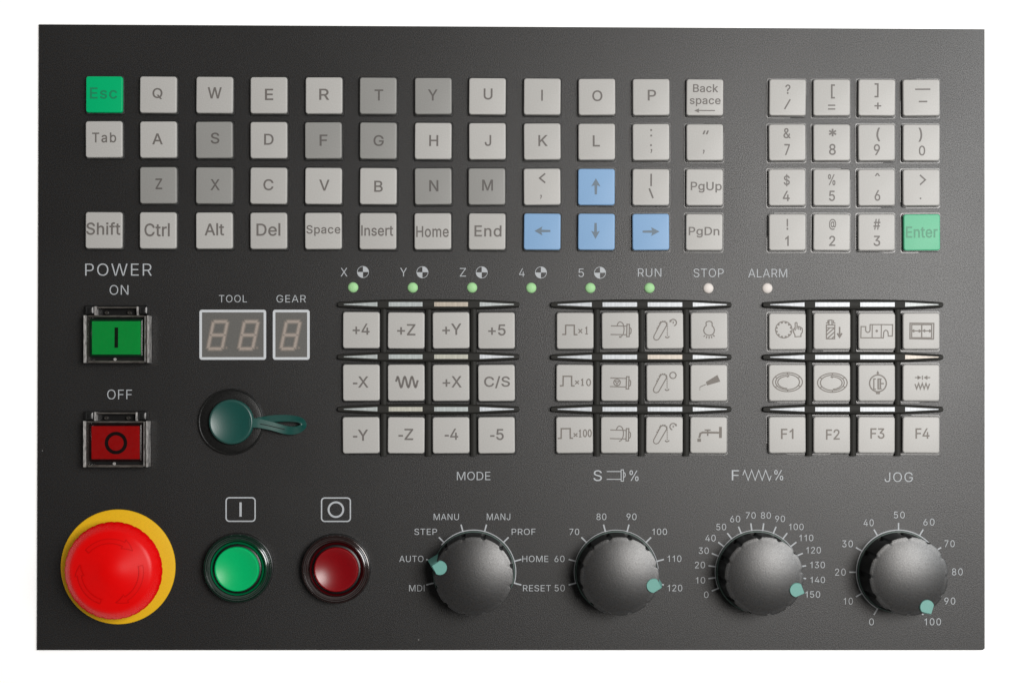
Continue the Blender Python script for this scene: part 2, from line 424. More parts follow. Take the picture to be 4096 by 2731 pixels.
# ------------------------------------------------------------------ lettering
GLYPHS = {
    'A': '240|8,0 101,254 138,254 231,0 198,0 144,151 132,186 116,239 123,239 106,185 95,151 43,0|55,71 55,99 185,99 185,71',
    'B': '228|30,0 30,254 121,254 145,252 164,245 180,235 190,221 197,205 199,187 198,172 193,160 178,143 157,133 157,131 170,129 182,123 192,114 201,102 207,86 209,68 207,50 200,33 189,20 172,9 151,2 123,0|62,29 122,29 148,31 165,40 175,53 178,68 176,81 171,92 163,102 153,109 140,114 124,115 62,115|62,143 119,143 144,148 154,155 162,163 166,174 168,186 165,202 156,214 141,223 120,226 62,226',
    'C': '255|134,-3 103,1 75,12 52,32 35,58 24,90 20,127 24,165 35,197 52,223 75,242 103,254 134,258 170,252 186,245 201,236 214,224 224,209 232,193 236,174 204,174 195,197 179,214 158,224 134,228 111,225 92,216 75,202 62,182 54,157 52,127 54,97 63,72 75,53 92,38 112,29 134,26 158,30 179,40 195,57 204,80 236,80 232,62 224,45 214,31 201,19 187,9 170,2 153,-2',
    'D': '251|109,0 48,0 48,29 107,29 136,31 159,40 177,55 189,75 197,99 200,128 197,156 190,180 177,200 160,214 138,223 110,226 47,226 47,254 113,254 147,251 176,239 200,221 217,196 227,164 231,128 227,91 217,59 199,34 175,15 145,4|62,254 62,0 30,0 30,254',
    'E': '209|30,0 30,254 186,254 186,226 62,226 62,143 178,143 178,114 62,114 62,29 188,29 188,0',
    'F': '205|30,0 30,254 185,254 185,226 62,226 62,139 173,139 173,111 62,111 62,0',
    'G': '260|134,-3 102,1 75,13 52,32 35,58 24,90 20,127 24,165 35,197 52,223 74,242 102,254 132,258 152,256 170,252 187,245 202,235 214,222 225,208 232,192 237,174 204,174 194,197 178,213 158,224 133,228 111,225 92,216 75,202 62,182 54,157 52,127 54,97 63,72 75,53 92,38 112,29 134,26 155,29 172,36 187,47 198,62 205,80 207,101 217,100 141,100 141,128 239,128 239,100 236,71 225,45 209,25 188,9 163,0',
    'H': '258|30,0 30,254 62,254 62,144 196,144 196,254 228,254 228,0 196,0 196,116 62,116 62,0',
    'I': '150|16,0 16,29 59,29 59,226 16,226 16,254 135,254 135,226 91,226 91,29 135,29 135,0',
    'J': '198|93,-3 62,2 38,16 22,40 17,73 17,86 49,86 49,73 52,52 61,37 75,28 93,25 110,28 124,37 133,52 136,73 136,254 168,254 168,73 163,40 147,16 123,2',
    'K': '233|52,73 52,108 70,131 87,152 106,172 182,254 224,254 116,138 114,138|30,0 30,254 62,254 62,167 62,112 62,97 62,0|186,0 94,130 114,155 224,0',
    'L': '197|30,0 30,254 62,254 62,29 181,29 181,0',
    'M': '314|30,0 30,254 76,254 139,94 144,79 150,61 156,42 161,24 154,24 159,41 165,61 171,79 176,94 238,254 284,254 284,0 252,0 252,145 252,163 253,184 253,207 253,229 256,229 249,205 241,181 234,161 228,145 171,0 143,0 85,145 80,160 72,181 65,204 56,229 59,229 60,208 60,186 61,164 61,145 61,0',
    'N': '262|30,0 30,254 68,254 172,91 181,75 194,53 207,27 202,27 200,54 200,79 199,97 199,254 232,254 232,0 193,0 101,145 89,165 74,191 54,226 60,227 61,192 62,164 62,145 62,0',
    'O': '267|133,-3 103,1 75,12 52,32 35,58 24,90 20,127 24,165 35,197 52,223 75,242 103,254 133,258 164,254 192,242 215,223 232,197 243,165 247,127 243,90 232,58 215,32 192,12 164,1|133,26 155,29 175,38 191,52 204,72 212,97 215,127 212,157 204,182 191,202 175,216 155,225 133,228 112,225 92,216 75,202 63,182 54,157 52,127 54,97 63,72 75,52 92,38 112,29',
    'P': '222|30,0 30,254 118,254 144,252 166,244 183,231 195,215 202,195 204,174 202,152 195,133 183,116 166,104 144,96 118,93 55,93 55,121 116,121 134,123 149,128 159,136 167,147 171,160 172,174 171,188 167,201 159,211 148,219 134,224 116,226 62,226 62,0',
    'Q': '267|123,80 156,80 185,42 192,32 234,-24 200,-24 173,13 166,23|133,-3 103,1 75,12 52,32 35,58 24,90 20,127 24,165 35,197 52,223 75,242 103,254 133,258 164,254 192,242 215,223 232,197 243,165 247,127 243,90 232,58 215,32 192,12 164,1|133,26 155,29 175,38 191,52 204,72 212,97 215,127 212,157 204,182 191,202 175,216 155,225 133,228 112,225 92,216 75,202 63,182 54,157 52,127 54,97 63,72 75,52 92,38 112,29',
    'R': '225|30,0 30,254 118,254 145,252 167,244 183,232 195,217 202,198 205,176 202,154 195,136 183,120 166,109 145,101 118,99 48,99 48,128 117,128 135,129 149,133 160,141 167,150 171,162 173,176 171,190 167,202 159,212 149,220 134,224 116,226 62,226 62,0|177,0 115,115 151,115 214,0',
    'S': '223|112,-4 86,-2 64,5 46,15 32,30 23,48 19,68 52,68 55,55 62,44 71,35 83,29 112,25 128,26 143,30 155,37 165,46 171,57 173,70 171,81 166,89 148,102 122,111 92,120 64,130 43,145 30,163 26,186 29,206 37,224 51,238 69,249 90,256 114,258 137,256 158,249 175,238 189,224 197,208 200,189 169,189 163,206 151,219 134,227 112,229 97,228 84,224 73,218 64,209 59,199 58,188 60,176 65,167 85,154 106,147 132,140 156,132 179,119 197,99 202,85 204,69 201,50 193,32 180,17 162,5 139,-2',
    'T': '224|16,226 16,254 208,254 208,226 128,226 128,0 96,0 96,226',
    'U': '259|129,-4 101,-1 77,8 57,22 42,40 33,62 30,87 30,254 62,254 62,89 64,72 70,57 80,44 94,34 110,28 129,26 149,28 165,34 179,44 188,57 194,72 196,89 196,254 229,254 229,87 226,62 216,40 201,22 182,8 157,-1',
    'V': '240|102,0 8,254 42,254 96,103 108,69 124,15 117,15 133,69 145,103 197,254 231,254 139,0',
    'W': '343|78,0 8,254 41,254 82,98 88,73 93,47 98,20 95,20 100,47 106,73 112,98 153,254 190,254 231,98 237,73 243,47 249,20 244,20 249,47 255,73 261,98 302,254 335,254 265,0 228,0 184,161 176,196 168,237 175,237 167,197 159,161 115,0',
    'X': '237|9,0 109,142 109,118 15,254 52,254 89,200 102,181 112,164 122,146 116,146 126,164 136,181 149,200 187,254 223,254 129,119 129,143 228,0 191,0 146,65 134,83 125,98 115,116 122,116 113,98 103,83 91,65 46,0',
    'Y': '236|102,0 102,104 8,254 46,254 96,172 111,146 125,115 112,115 126,146 140,172 191,254 228,254 134,104 134,0',
    'Z': '219|21,0 21,23 137,193 153,215 170,238 174,227 143,226 111,226 20,226 20,254 198,254 198,231 84,64 67,40 49,17 45,27 76,28 107,29 200,29 200,0',
    'a': '195|80,-4 63,-3 47,2 34,11 24,22 17,37 15,54 17,69 22,80 29,90 39,97 63,105 89,110 117,113 133,117 136,121 138,127 138,128 133,148 120,161 98,165 75,161 59,150 50,137 20,146 29,161 39,173 52,182 66,188 97,192 119,190 143,180 153,172 161,160 167,145 168,126 168,0 138,0 138,26 136,26 126,12 108,1|85,23 101,24 114,29 124,37 132,47 136,57 138,69 138,95 130,91 116,88 100,86 88,84 67,79 52,70 47,62 46,52 51,36 65,26',
    'b': '212|115,-4 99,-3 86,2 69,16 59,29 56,29 56,0 26,0 26,254 57,254 57,160 59,160 69,173 86,186 98,191 115,192 137,189 156,180 173,166 185,146 193,122 195,94 193,66 185,42 173,23 157,8 137,-1|110,23 126,26 140,33 150,44 158,58 163,75 164,95 163,114 158,131 150,145 140,156 126,163 110,165 94,163 81,156 70,145 62,131 58,114 56,95 58,75 63,58 70,43 81,32 94,26',
    'c': '198|104,-4 79,-1 58,8 41,23 28,43 20,66 17,94 20,122 28,146 41,165 58,180 79,189 104,192 130,189 153,178 170,161 181,138 151,131 145,145 135,155 121,162 104,165 86,162 73,155 62,144 54,129 50,112 48,94 50,75 54,59 62,44 73,33 86,26 104,23 121,26 135,33 146,44 152,59 181,51 171,28 153,11 130,0',
    'd': '212|98,-4 75,-1 56,8 40,23 27,42 20,66 17,94 20,122 27,146 40,166 56,180 75,189 98,192 114,191 126,186 144,173 153,160 155,160 155,254 186,254 186,0 156,0 156,29 153,29 143,16 126,2 114,-3|102,23 118,26 132,32 142,43 150,58 154,75 156,95 154,114 150,131 142,145 132,156 118,163 102,165 86,163 72,156 62,145 54,131 50,114 48,95 50,75 54,58 62,44 73,33 86,26',
    'e': '202|106,-4 80,-1 58,8 41,23 28,42 20,66 17,93 20,121 28,145 40,165 58,180 78,189 103,192 133,187 147,180 160,170 170,157 179,141 184,121 186,97 186,85 37,85 37,110 169,110 155,101 153,119 149,134 141,147 131,157 118,163 103,165 87,163 73,157 62,147 54,135 50,121 48,105 48,89 50,69 55,53 64,40 76,31 90,25 106,23 127,26 143,36 153,53 182,45 177,32 168,20 156,10 141,2 125,-3',
    'f': '127|114,190 114,164 3,164 3,190|40,0 40,216 42,231 48,243 57,252 68,259 94,265 111,263 121,260 114,234 107,236 97,237 85,235 77,230 72,221 71,209 71,0',
    'g': '213|103,-75 84,-74 67,-70 41,-55 25,-35 51,-20 61,-33 77,-44 103,-49 124,-46 141,-38 152,-23 156,-3 156,34 153,34 143,21 126,8 114,4 97,2 76,5 56,13 40,27 28,45 20,68 17,96 20,123 27,147 40,166 56,180 76,189 98,192 114,191 127,186 144,173 154,159 157,159 157,190 186,190 186,-4 183,-27 175,-45 162,-59 145,-68 125,-73|102,30 118,32 132,38 142,47 150,61 155,77 156,96 155,115 150,132 142,146 132,156 119,163 102,165 86,163 73,156 62,145 54,131 50,115 48,96 50,78 54,61 62,48 73,38 86,32',
    'h': '205|57,113 57,0 26,0 26,254 57,254 57,144 51,144 62,166 76,181 94,189 114,192 132,190 148,184 161,174 170,160 177,142 179,120 179,0 148,0 148,118 145,137 136,152 123,161 105,165 92,163 80,159 71,151 63,141 58,129',
    'i': '83|26,0 26,190 57,190 57,0|42,221 34,223 27,227 22,234 21,242 22,249 27,256 34,260 42,262 50,260 57,256 62,249 63,242 62,234 57,227 50,223',
    'k': '190|55,68 55,106 60,106 142,190 180,190 92,100 89,100|26,0 26,254 57,254 57,0|147,0 74,93 96,114 186,0',
    'l': '95|70,-1 50,2 37,10 29,24 26,42 26,254 57,254 57,49 60,31 65,27 73,26 80,26 85,27 90,1 81,0',
    'm': '305|26,0 26,190 56,190 56,148 54,148 59,162 66,173 86,188 110,193 129,190 144,180 154,166 160,147 156,147 161,160 169,172 190,187 218,193 234,191 249,186 261,177 270,164 276,148 278,128 278,0 248,0 248,127 245,145 236,156 224,163 209,165 197,164 187,160 173,145 168,124 168,0 137,0 137,130 134,144 126,156 115,163 100,165 79,160 70,154 63,145 58,133 57,119 57,0',
    'n': '205|57,113 57,0 26,0 26,190 56,190 56,144 51,144 62,166 76,181 94,189 114,192 132,190 147,184 160,174 170,160 176,142 179,120 179,0 148,0 148,118 145,137 136,152 123,161 105,165 92,163 80,159 71,151 63,141 58,129',
    'o': '208|104,-4 79,-1 58,8 41,23 28,43 20,66 17,94 20,122 28,146 41,165 58,180 79,189 104,192 128,189 149,180 167,165 180,146 188,122 191,94 188,66 180,43 167,23 149,8 128,-1|104,23 121,26 135,33 146,44 154,59 158,75 160,94 158,112 154,129 146,144 135,155 121,162 104,165 86,162 73,155 62,144 54,129 50,112 48,94 50,75 54,59 62,44 73,33 86,26',
    'p': '212|26,-71 26,190 56,190 56,160 59,160 69,173 86,186 98,191 115,192 137,189 156,180 173,166 185,146 193,122 195,94 193,66 185,42 173,23 157,8 137,-1 115,-4 99,-3 86,2 69,16 59,29 57,29 57,-71|110,23 126,26 140,33 150,44 158,58 163,75 164,95 163,114 158,131 150,145 140,156 126,163 110,165 94,163 81,156 70,145 62,131 58,114 56,95 58,75 63,58 70,43 81,32 94,26',
    'r': '130|26,0 26,190 56,190 56,160 58,160 65,173 76,184 90,190 107,192 115,192 122,192 122,161 115,162 103,163 91,161 80,157 70,151 63,142 58,131 57,118 57,0',
    's': '183|91,-4 72,-3 56,2 42,9 31,19 23,32 18,47 47,53 53,40 62,30 75,25 91,23 108,25 122,31 131,40 134,51 132,60 127,68 118,74 106,78 75,85 52,93 36,104 27,119 23,137 26,152 33,166 43,177 58,185 74,190 94,192 112,191 127,186 140,179 149,170 162,145 134,139 129,149 121,158 110,164 94,166 78,164 65,158 57,150 54,139 56,129 62,122 86,111 115,105 137,97 153,86 162,71 166,53 163,37 156,24 145,12 130,3 112,-2',
    't': '114|102,190 102,164 3,164 3,190|32,236 63,236 63,49 64,38 68,31 75,26 85,25 93,26 101,27 107,1 96,-1 84,-2 62,1 46,11 36,26 32,46',
    'u': '205|91,-3 73,-1 57,5 44,15 35,29 28,47 26,69 26,190 57,190 57,72 60,52 68,37 82,28 100,25 113,27 125,31 134,38 142,48 146,61 148,76 148,190 179,190 179,0 149,0 149,46 154,46 143,23 129,8 111,0',
    'x': '189|10,0 86,109 86,86 14,190 50,190 74,153 90,127 104,103 88,103 101,127 117,153 141,190 176,190 104,84 104,107 179,0 143,0 115,43 100,68 86,91 102,91 89,68 74,43 46,0',
    'y': '195|24,-69 31,-43 36,-44 52,-44 65,-37 75,-18 81,-1 9,190 42,190 83,78 93,43 103,10 92,10 101,43 112,78 153,190 186,190 102,-29 88,-54 70,-68 46,-73 32,-72',
    'z': '190|21,0 21,23 127,160 127,161 24,161 24,190 166,190 166,165 63,30 63,28 169,28 169,0',
    '0': '227|113,-3 87,0 65,12 47,31 34,57 27,89 24,127 27,165 35,197 48,223 65,242 87,254 113,258 139,254 161,242 179,223 192,197 200,165 203,127 200,89 192,57 179,31 162,12 140,0|113,25 131,28 145,37 157,52 165,72 170,97 172,127 170,157 165,182 157,203 145,218 131,227 113,230 96,227 82,218 70,203 62,182 56,157 55,127 56,97 62,72 70,52 82,37 96,28',
    '1': '227|38,0 38,27 195,27 195,0|138,254 138,0 106,0 106,224 105,224 43,179 43,213 99,254',
    '2': '227|32,0 32,24 117,114 141,141 155,163 160,186 159,198 154,209 146,218 137,224 112,230 98,228 86,224 77,216 69,207 65,195 64,181 33,181 35,202 43,221 55,237 72,248 91,255 112,258 134,255 153,248 169,237 181,223 188,205 191,186 185,159 168,129 133,90 76,30 76,28 195,28 195,0',
    '3': '227|109,-3 87,-1 66,5 49,15 35,29 26,46 22,66 55,66 57,54 63,44 72,35 83,30 109,25 138,30 149,37 157,46 163,58 165,72 163,86 158,98 150,109 137,117 121,122 101,124 78,124 78,150 144,224 144,226 35,226 35,254 186,254 186,230 106,139 106,144 132,144 154,138 172,127 185,111 194,93 196,72 194,51 185,33 172,18 154,6 133,-1',
    '4': '227|20,53 20,79 123,254 155,254 54,83 54,81 207,81 207,53|141,0 141,61 141,73 141,159 171,159 171,0',
    '5': '227|111,-3 89,-1 70,6 54,16 41,30 33,47 30,65 61,65 64,54 69,44 87,30 111,25 125,27 138,32 149,41 157,52 162,66 164,81 162,97 157,111 148,122 137,131 124,137 109,138 84,134 64,123 34,126 48,254 183,254 183,226 75,226 67,151 68,151 89,162 115,167 131,165 147,160 161,153 172,143 182,130 189,116 194,99 195,82 193,58 184,38 171,21 154,8 134,-1',
    '6': '227|113,-3 91,-1 71,7 55,20 42,37 34,58 32,81 34,100 40,119 69,170 126,254 161,254 75,131 73,131 83,144 98,153 117,157 139,155 158,147 173,136 185,120 192,101 194,79 192,56 184,36 171,20 155,7 135,-1|113,24 127,26 139,31 149,40 157,51 162,64 164,79 162,94 157,107 149,118 139,126 127,131 113,133 99,131 87,126 77,118 69,107 64,94 62,79 64,64 69,51 77,40 87,31 99,26',
    '7': '227|48,0 162,224 162,226 31,226 31,254 195,254 195,224 82,0',
    '8': '227|113,-3 89,-1 68,6 50,17 37,31 29,48 26,68 28,83 33,98 40,110 51,121 63,128 76,132 76,133 59,141 46,154 38,171 35,190 38,209 45,225 57,239 73,249 92,256 113,258 134,256 153,249 169,239 181,225 188,209 191,190 188,171 180,154 167,141 150,133 150,132 164,128 176,121 186,110 194,98 199,83 200,68 198,48 189,31 176,17 158,6 137,-1|113,25 129,26 142,30 153,37 161,46 167,57 168,69 167,83 161,94 153,104 141,111 128,116 113,118 98,116 85,111 73,104 65,94 59,83 58,69 59,57 64,46 73,37 84,30 97,26|113,145 137,150 146,157 154,165 158,176 160,188 158,200 154,210 147,218 138,225 113,230 89,225 79,218 72,210 68,200 66,188 68,176 72,165 79,157 89,150',
    '9': '227|113,258 135,255 155,247 171,234 184,217 192,197 194,173 192,155 186,135 158,84 100,0 65,0 151,124 154,124 144,111 128,101 109,97 87,100 69,107 53,119 41,134 34,154 32,176 34,198 42,218 55,235 71,247 91,255|113,230 99,228 87,223 77,215 69,204 64,191 63,176 64,161 69,148 77,137 87,129 99,123 113,122 127,123 139,129 149,137 157,147 162,160 164,175 162,190 157,204 150,215 139,223 127,228',
    '?': '179|66,76 66,80 71,115 76,126 84,135 104,149 123,167 129,178 131,192 129,203 125,213 110,226 89,231 69,226 53,213 48,202 46,189 14,189 17,209 24,226 36,240 51,250 69,256 89,258 110,256 127,249 142,239 153,226 160,209 162,191 160,172 153,156 142,142 127,130 110,118 100,103 97,79 97,76|82,-2 73,-1 66,4 61,12 59,20 61,29 66,37 73,42 82,43 91,42 98,37 103,29 105,20 103,12 98,4 91,-1',
    '/': '125|117,266 36,-38 7,-38 89,266',
    '[': '137|51,-48 51,270 118,270 118,244 80,244 80,-22 118,-22 118,-48',
    ']': '137|18,-48 18,-22 57,-22 57,244 18,244 18,270 86,270 86,-48',
    '=': '227|36,122 36,151 191,151 191,122|36,48 36,77 191,77 191,48',
    '+': '227|99,17 99,182 128,182 128,17|31,86 31,113 195,113 195,86',
    '-': '227|168,122 168,94 57,94 57,122',
    '_': '159|159,0 159,-28 0,-28 0,0',
    '&': '224|98,-3 75,-1 55,6 39,17 27,31 20,48 17,67 19,82 24,95 42,117 70,139 108,168 118,176 127,187 131,202 129,214 123,223 113,228 101,230 84,227 73,216 68,199 73,182 84,164 102,142 219,0 182,0 86,116 61,146 44,172 39,185 38,199 40,215 45,229 55,241 67,249 82,255 100,257 118,255 133,249 145,241 154,230 160,217 162,202 158,181 146,162 128,146 77,109 55,87 50,77 48,66 50,54 55,44 62,35 72,29 83,25 96,23 111,25 126,30 151,48 160,61 168,76 173,93 174,112 204,112 202,90 198,72 185,46 173,31 166,23 153,12 136,3 117,-2',
    '*': '227|101,111 103,165 57,136 45,158 93,183 45,208 57,229 103,200 101,254 125,254 123,200 169,229 181,208 133,183 181,158 169,136 123,165 125,111',
    '(': '137|45,103 50,162 66,221 88,270 118,270 95,214 81,157 76,103 80,57 94,8 118,-48 88,-48 69,-11 56,27 47,66',
    ')': '137|19,-48 43,9 57,58 61,103 56,157 41,214 19,270 48,270 71,221 86,162 92,103 89,65 81,27 67,-11 48,-48',
    '$': '223|101,-37 101,292 122,292 122,-37|112,-4 86,-2 64,5 46,15 32,30 23,48 19,68 52,68 55,55 62,44 71,35 83,29 112,25 128,26 143,30 155,37 165,46 171,57 173,70 171,81 166,89 148,102 122,111 92,120 64,130 43,145 30,163 26,186 29,206 37,224 51,238 69,249 90,256 114,258 137,256 158,249 175,238 189,224 197,208 200,189 169,189 163,206 151,219 134,227 112,229 97,228 84,224 73,218 64,209 59,199 58,188 60,176 65,167 85,154 106,147 132,140 156,132 179,119 197,99 202,85 204,69 201,50 193,32 180,17 162,5 139,-2',
    '%': '338|88,141 73,143 60,149 50,157 43,168 39,180 37,194 37,206 39,220 43,232 51,243 60,251 73,257 88,258 103,257 115,251 125,243 132,232 136,220 138,206 138,194 136,180 132,168 125,157 115,149 103,143|88,164 99,166 106,173 110,183 112,194 112,206 106,227 99,234 88,236 77,234 69,227 65,217 64,206 64,194 65,183 69,173 76,166|251,-5 236,-3 223,2 213,11 206,21 202,34 200,48 200,60 202,74 206,86 213,97 223,105 236,111 251,112 266,111 278,105 288,97 295,86 299,74 300,60 300,48 299,34 295,21 288,11 278,2 265,-3|251,17 262,20 269,26 273,36 274,48 274,60 269,81 262,88 251,90 240,88 232,81 228,71 226,60 226,48 228,36 232,26 239,20|66,0 241,254 270,254 95,0',
    '^': '163|77,232 86,232 86,219 77,219|13,139 65,246 99,246 150,139 120,139 80,224 83,224 44,139',
    '<': '227|33,89 33,110 194,192 194,158 71,100 72,102 72,97 71,99 194,40 194,8',
    '>': '227|193,89 32,8 32,40 155,99 154,97 154,102 155,100 32,158 32,192 193,110',
    '.': '94|48,-2 39,-1 31,4 26,12 25,20 26,29 31,37 39,42 48,43 56,42 64,37 69,29 71,20 69,12 64,4 56,-1',
    ',': '94|19,-60 34,36 68,36 42,-60',
    ':': '94|48,-2 39,-1 31,4 26,12 25,20 26,29 31,37 39,42 48,43 56,42 64,37 69,29 71,20 69,12 64,4 56,-1|48,135 39,137 31,142 26,149 25,158 26,167 31,174 39,179 48,181 56,179 64,174 69,167 71,158 69,149 64,142 56,137',
    ';': '94|19,-60 34,36 68,36 42,-60|52,135 43,137 36,142 31,149 29,158 31,167 36,174 43,179 52,181 61,179 68,174 73,167 75,158 73,149 68,142 61,137',
    "'": '103|39,159 35,254 68,254 64,159',
    '"': '161|39,159 35,254 68,254 64,159|96,159 93,254 125,254 122,159',
    '!': '98|34,80 32,254 66,254 64,80|49,-2 40,-1 33,4 28,12 26,20 28,29 33,37 40,42 49,43 58,42 65,37 70,29 72,20 70,12 65,4 58,-1',
    '@': '338|178,-68 142,-65 111,-57 84,-44 61,-26 43,-4 31,23 23,54 20,90 23,124 31,155 44,182 61,204 84,222 110,235 140,243 174,246 207,243 236,235 261,221 281,204 297,183 308,159 315,134 318,108 316,71 307,38 300,25 289,14 276,8 258,5 238,8 220,18 214,25 211,34 210,34 204,24 194,15 181,8 163,6 142,9 125,18 112,31 102,48 96,69 94,91 97,113 103,132 114,149 129,161 146,169 165,172 180,170 192,166 208,153 210,153 210,167 237,167 237,55 238,45 242,37 249,31 259,30 270,32 278,38 284,48 288,64 291,108 289,129 283,150 274,170 261,187 245,201 225,212 201,219 174,221 146,219 121,212 100,201 82,186 68,167 57,144 51,118 49,89 51,59 57,33 68,10 82,-8 101,-23 123,-34 149,-40 179,-43 206,-40 229,-34 245,-29 252,-53 232,-60 205,-65|165,32 180,34 191,39 200,47 206,59 211,92 210,111 206,124 199,134 190,141 165,146 152,144 141,139 133,130 126,119 121,92 125,63 131,50 139,41 151,35',
    '#': '220|121,0 163,254 188,254 147,0|5,70 9,96 200,96 196,70|32,0 73,254 99,254 57,0|20,158 24,184 215,184 211,158',
    '|': '115|71,336 71,-82 44,-82 44,336',
    '\\': '125|89,-38 7,266 36,266 117,-38',
}
GLYPHS['I'] = '86|27,0 27,254 59,254 59,0'
GLYPHS['l'] = '72|20,0 20,262 51,262 51,0'
GLYPHS['1'] = '200|138,0 106,0 106,198 48,162 48,194 96,226 116,256 138,256'
GLYPHS['-'] = '120|15,78 15,108 105,108 105,78'
GL = {}
for ch, s in GLYPHS.items():
    t = s.split('|')
    GL[ch] = (int(t[0]), [[tuple(map(int, p.split(','))) for p in c.split(' ')] for c in t[1:]])

def thinned(c, d):
    n = len(c); out = []
    for i in range(n):
        a, b, e = Vector(c[i - 1]), Vector(c[i]), Vector(c[(i + 1) % n])
        u, v = (b - a).normalized(), (e - b).normalized()
        m = Vector((u.y + v.y, -u.x - v.x))
        if m.length < 1e-4: out.append(c[i]); continue
        m.normalize()
        k = d / max(0.4, m.dot(Vector((u.y, -u.x))))
        out.append((b.x + m.x * k, b.y + m.y * k))
    return out

def text_polys(txt, x0, y0, x1, y1, space=0.0, slant=0.0, thin=0.0):
    """contours of txt stretched so that its ink fills the given rectangle"""
    cs, adv = [], 0.0
    for ch in txt:
        if ch == ' ':
            adv += 110; continue
        a, contours = GL[ch]
        for c in contours:
            if thin: c = thinned(c, thin)
            cs.append([(adv + x + slant * y, y) for x, y in c])
        adv += a + space
    xs = [p[0] for c in cs for p in c]; ys = [p[1] for c in cs for p in c]
    kx = (x1 - x0) / (max(xs) - min(xs)); ky = (y1 - y0) / (max(ys) - min(ys))
    bx, by = min(xs), max(ys)
    return [[(x0 + (x - bx) * kx, y0 + (by - y) * ky) for x, y in c] for c in cs]

from mathutils.geometry import delaunay_2d_cdt
def fill_polys(polys, z):
    """closed contours (overlaps and holes allowed) -> triangles inside them by winding number"""
    X, Y = polys[0][0]
    vs, es = [], []
    for c in polys:
        b = len(vs)
        vs += [Vector((x - X, y - Y)) for x, y in c]
        es += [(b + i, b + (i + 1) % len(c)) for i in range(len(c))]
    ov, oe, of, *_ = delaunay_2d_cdt(vs, es, [], 0, 1e-4)
    rel = [[(x - X, y - Y) for x, y in c] for c in polys]
    def wind(px, py):
        w = 0
        for c in rel:
            x0, y0 = c[-1]
            for x1, y1 in c:
                if (y0 <= py) != (y1 <= py):
                    t = (py - y0) / (y1 - y0)
                    if x0 + t * (x1 - x0) > px:
                        w += 1 if y1 > y0 else -1
                x0, y0 = x1, y1
        return w
    fs = []
    for f in of:
        cx = sum(ov[i][0] for i in f) / len(f); cy = sum(ov[i][1] for i in f) / len(f)
        if wind(cx, cy) != 0:
            fs.append(tuple(f))
    used = sorted({i for f in fs for i in f})
    mp = {k: n for n, k in enumerate(used)}
    return [(ov[i][0] + X, ov[i][1] + Y, z) for i in used], [tuple(mp[i] for i in f) for f in fs]

def add_text(mb, txt, box, z, space=0.0, slant=0.0, thin=0.0):
    return mb.add(*fill_polys(text_polys(txt, *box, space=space, slant=slant, thin=thin), z))

def centre(mb):
    xs = [v[0] for v in mb.v]; ys = [v[1] for v in mb.v]
    return ((min(xs) + max(xs)) / 2, (min(ys) + max(ys)) / 2, mb.v[0][2])

# ------------------------------------------------------------------ the setting
bm0 = MB().flat([(-12000, -12000), (16000, -12000), (16000, 14000), (-12000, 14000)], -8.2)
bd = part('backdrop', bm0, M['backdrop'], None, (CX, CY, -8.2), smooth=0)
bd['kind'] = 'structure'

# ------------------------------------------------------------------ the control panel
panel = bpy.data.objects.new('control_panel', None)
col.objects.link(panel)
panel.empty_display_size = 0.02
panel.location = (0, 0, -8.2 * S)
ORG[panel.name] = (CX, CY, -8.2)
panel['label'] = 'black machine control panel with grey keys, four knobs and a red stop button'
panel['category'] = 'control panel'

q = [(155, 98), (3939, 117.5), (3939.5, 2592), (3931, 2598.5), (147, 2598.5)]
cxq = sum(p[0] for p in q) / 5; cyq = sum(p[1] for p in q) / 5
def ins(k): return [(x + (k if x < CX else -k), y + (k if y < CY else -k)) for x, y in q]
part('faceplate', MB().loft([[(x, y, -8) for x, y in q], [(x, y, -1.5) for x, y in q], [(x, y, 0) for x, y in ins(1.5)]], cap0=True),
     M['plate'], panel, (CX, CY, 0), smooth=20)

Z0 = 0.5        # ink film on the faceplate
def print_word(txt, box, space=8.0, parent=panel, name='printed_word'):
    mb = add_text(MB(), txt, box, Z0, space, thin=3.0)
    return part(name, mb, M['ink'], parent, centre(mb), smooth=0)

def print_marks(name, fn, parent=panel, m='ink'):
    mb = MB(); fn(mb)
    return part(name, mb, M[m], parent, centre(mb), smooth=0)

for txt, box, sp in (
    ('POWER', (341, 1054, 607, 1103), 22), ('ON', (438.6, 1140, 513.8, 1179), 10), ('OFF', (429, 1557.6, 528, 1596.5), 12),
    ('TOOL', (876, 1180, 988, 1209), 18), ('GEAR', (1106, 1180, 1223.5, 1209.5), 18),
    ('X', (1362.5, 1071.7, 1389.5, 1105.6), 0), ('Y', (1600.7, 1071.7, 1627.7, 1105.6), 0), ('Z', (1839, 1072.4, 1864.2, 1106), 0),
    ('4', (2076.6, 1073.5, 2098.4, 1106.8), 0), ('5', (2314, 1074.6, 2335.4, 1108), 0),
    ('RUN', (2551.7, 1074, 2645.3, 1107.4), 10), ('STOP', (2774, 1074.5, 2894.5, 1108.5), 8), ('ALARM', (2993, 1075.8, 3148.6, 1109), 6),
    ('MODE', (1827.7, 1885.7, 1961.6, 1919.3), 2), ('JOG', (3538.3, 1887.8, 3651, 1926.5), 20)):
    print_word(txt, box, sp)

def centre_mark(x, y):
    def fn(mb):
        mb.stroke(arc(x, y, 22.6, 0, 360, 40), 2.0, Z0, closed=True)
        for a in (0, 180):
            mb.add([(p[0], p[1], Z0 + 0.05) for p in [(x, y)] + arc(x, y, 22.8, a, a + 90, 12)], [tuple(range(14))])
    return print_marks('centre_mark', fn)
for x, y in ((1452, 1088), (1689.7, 1089), (1927, 1089.5), (2163.7, 1090), (2400, 1091)):
    centre_mark(x, y)

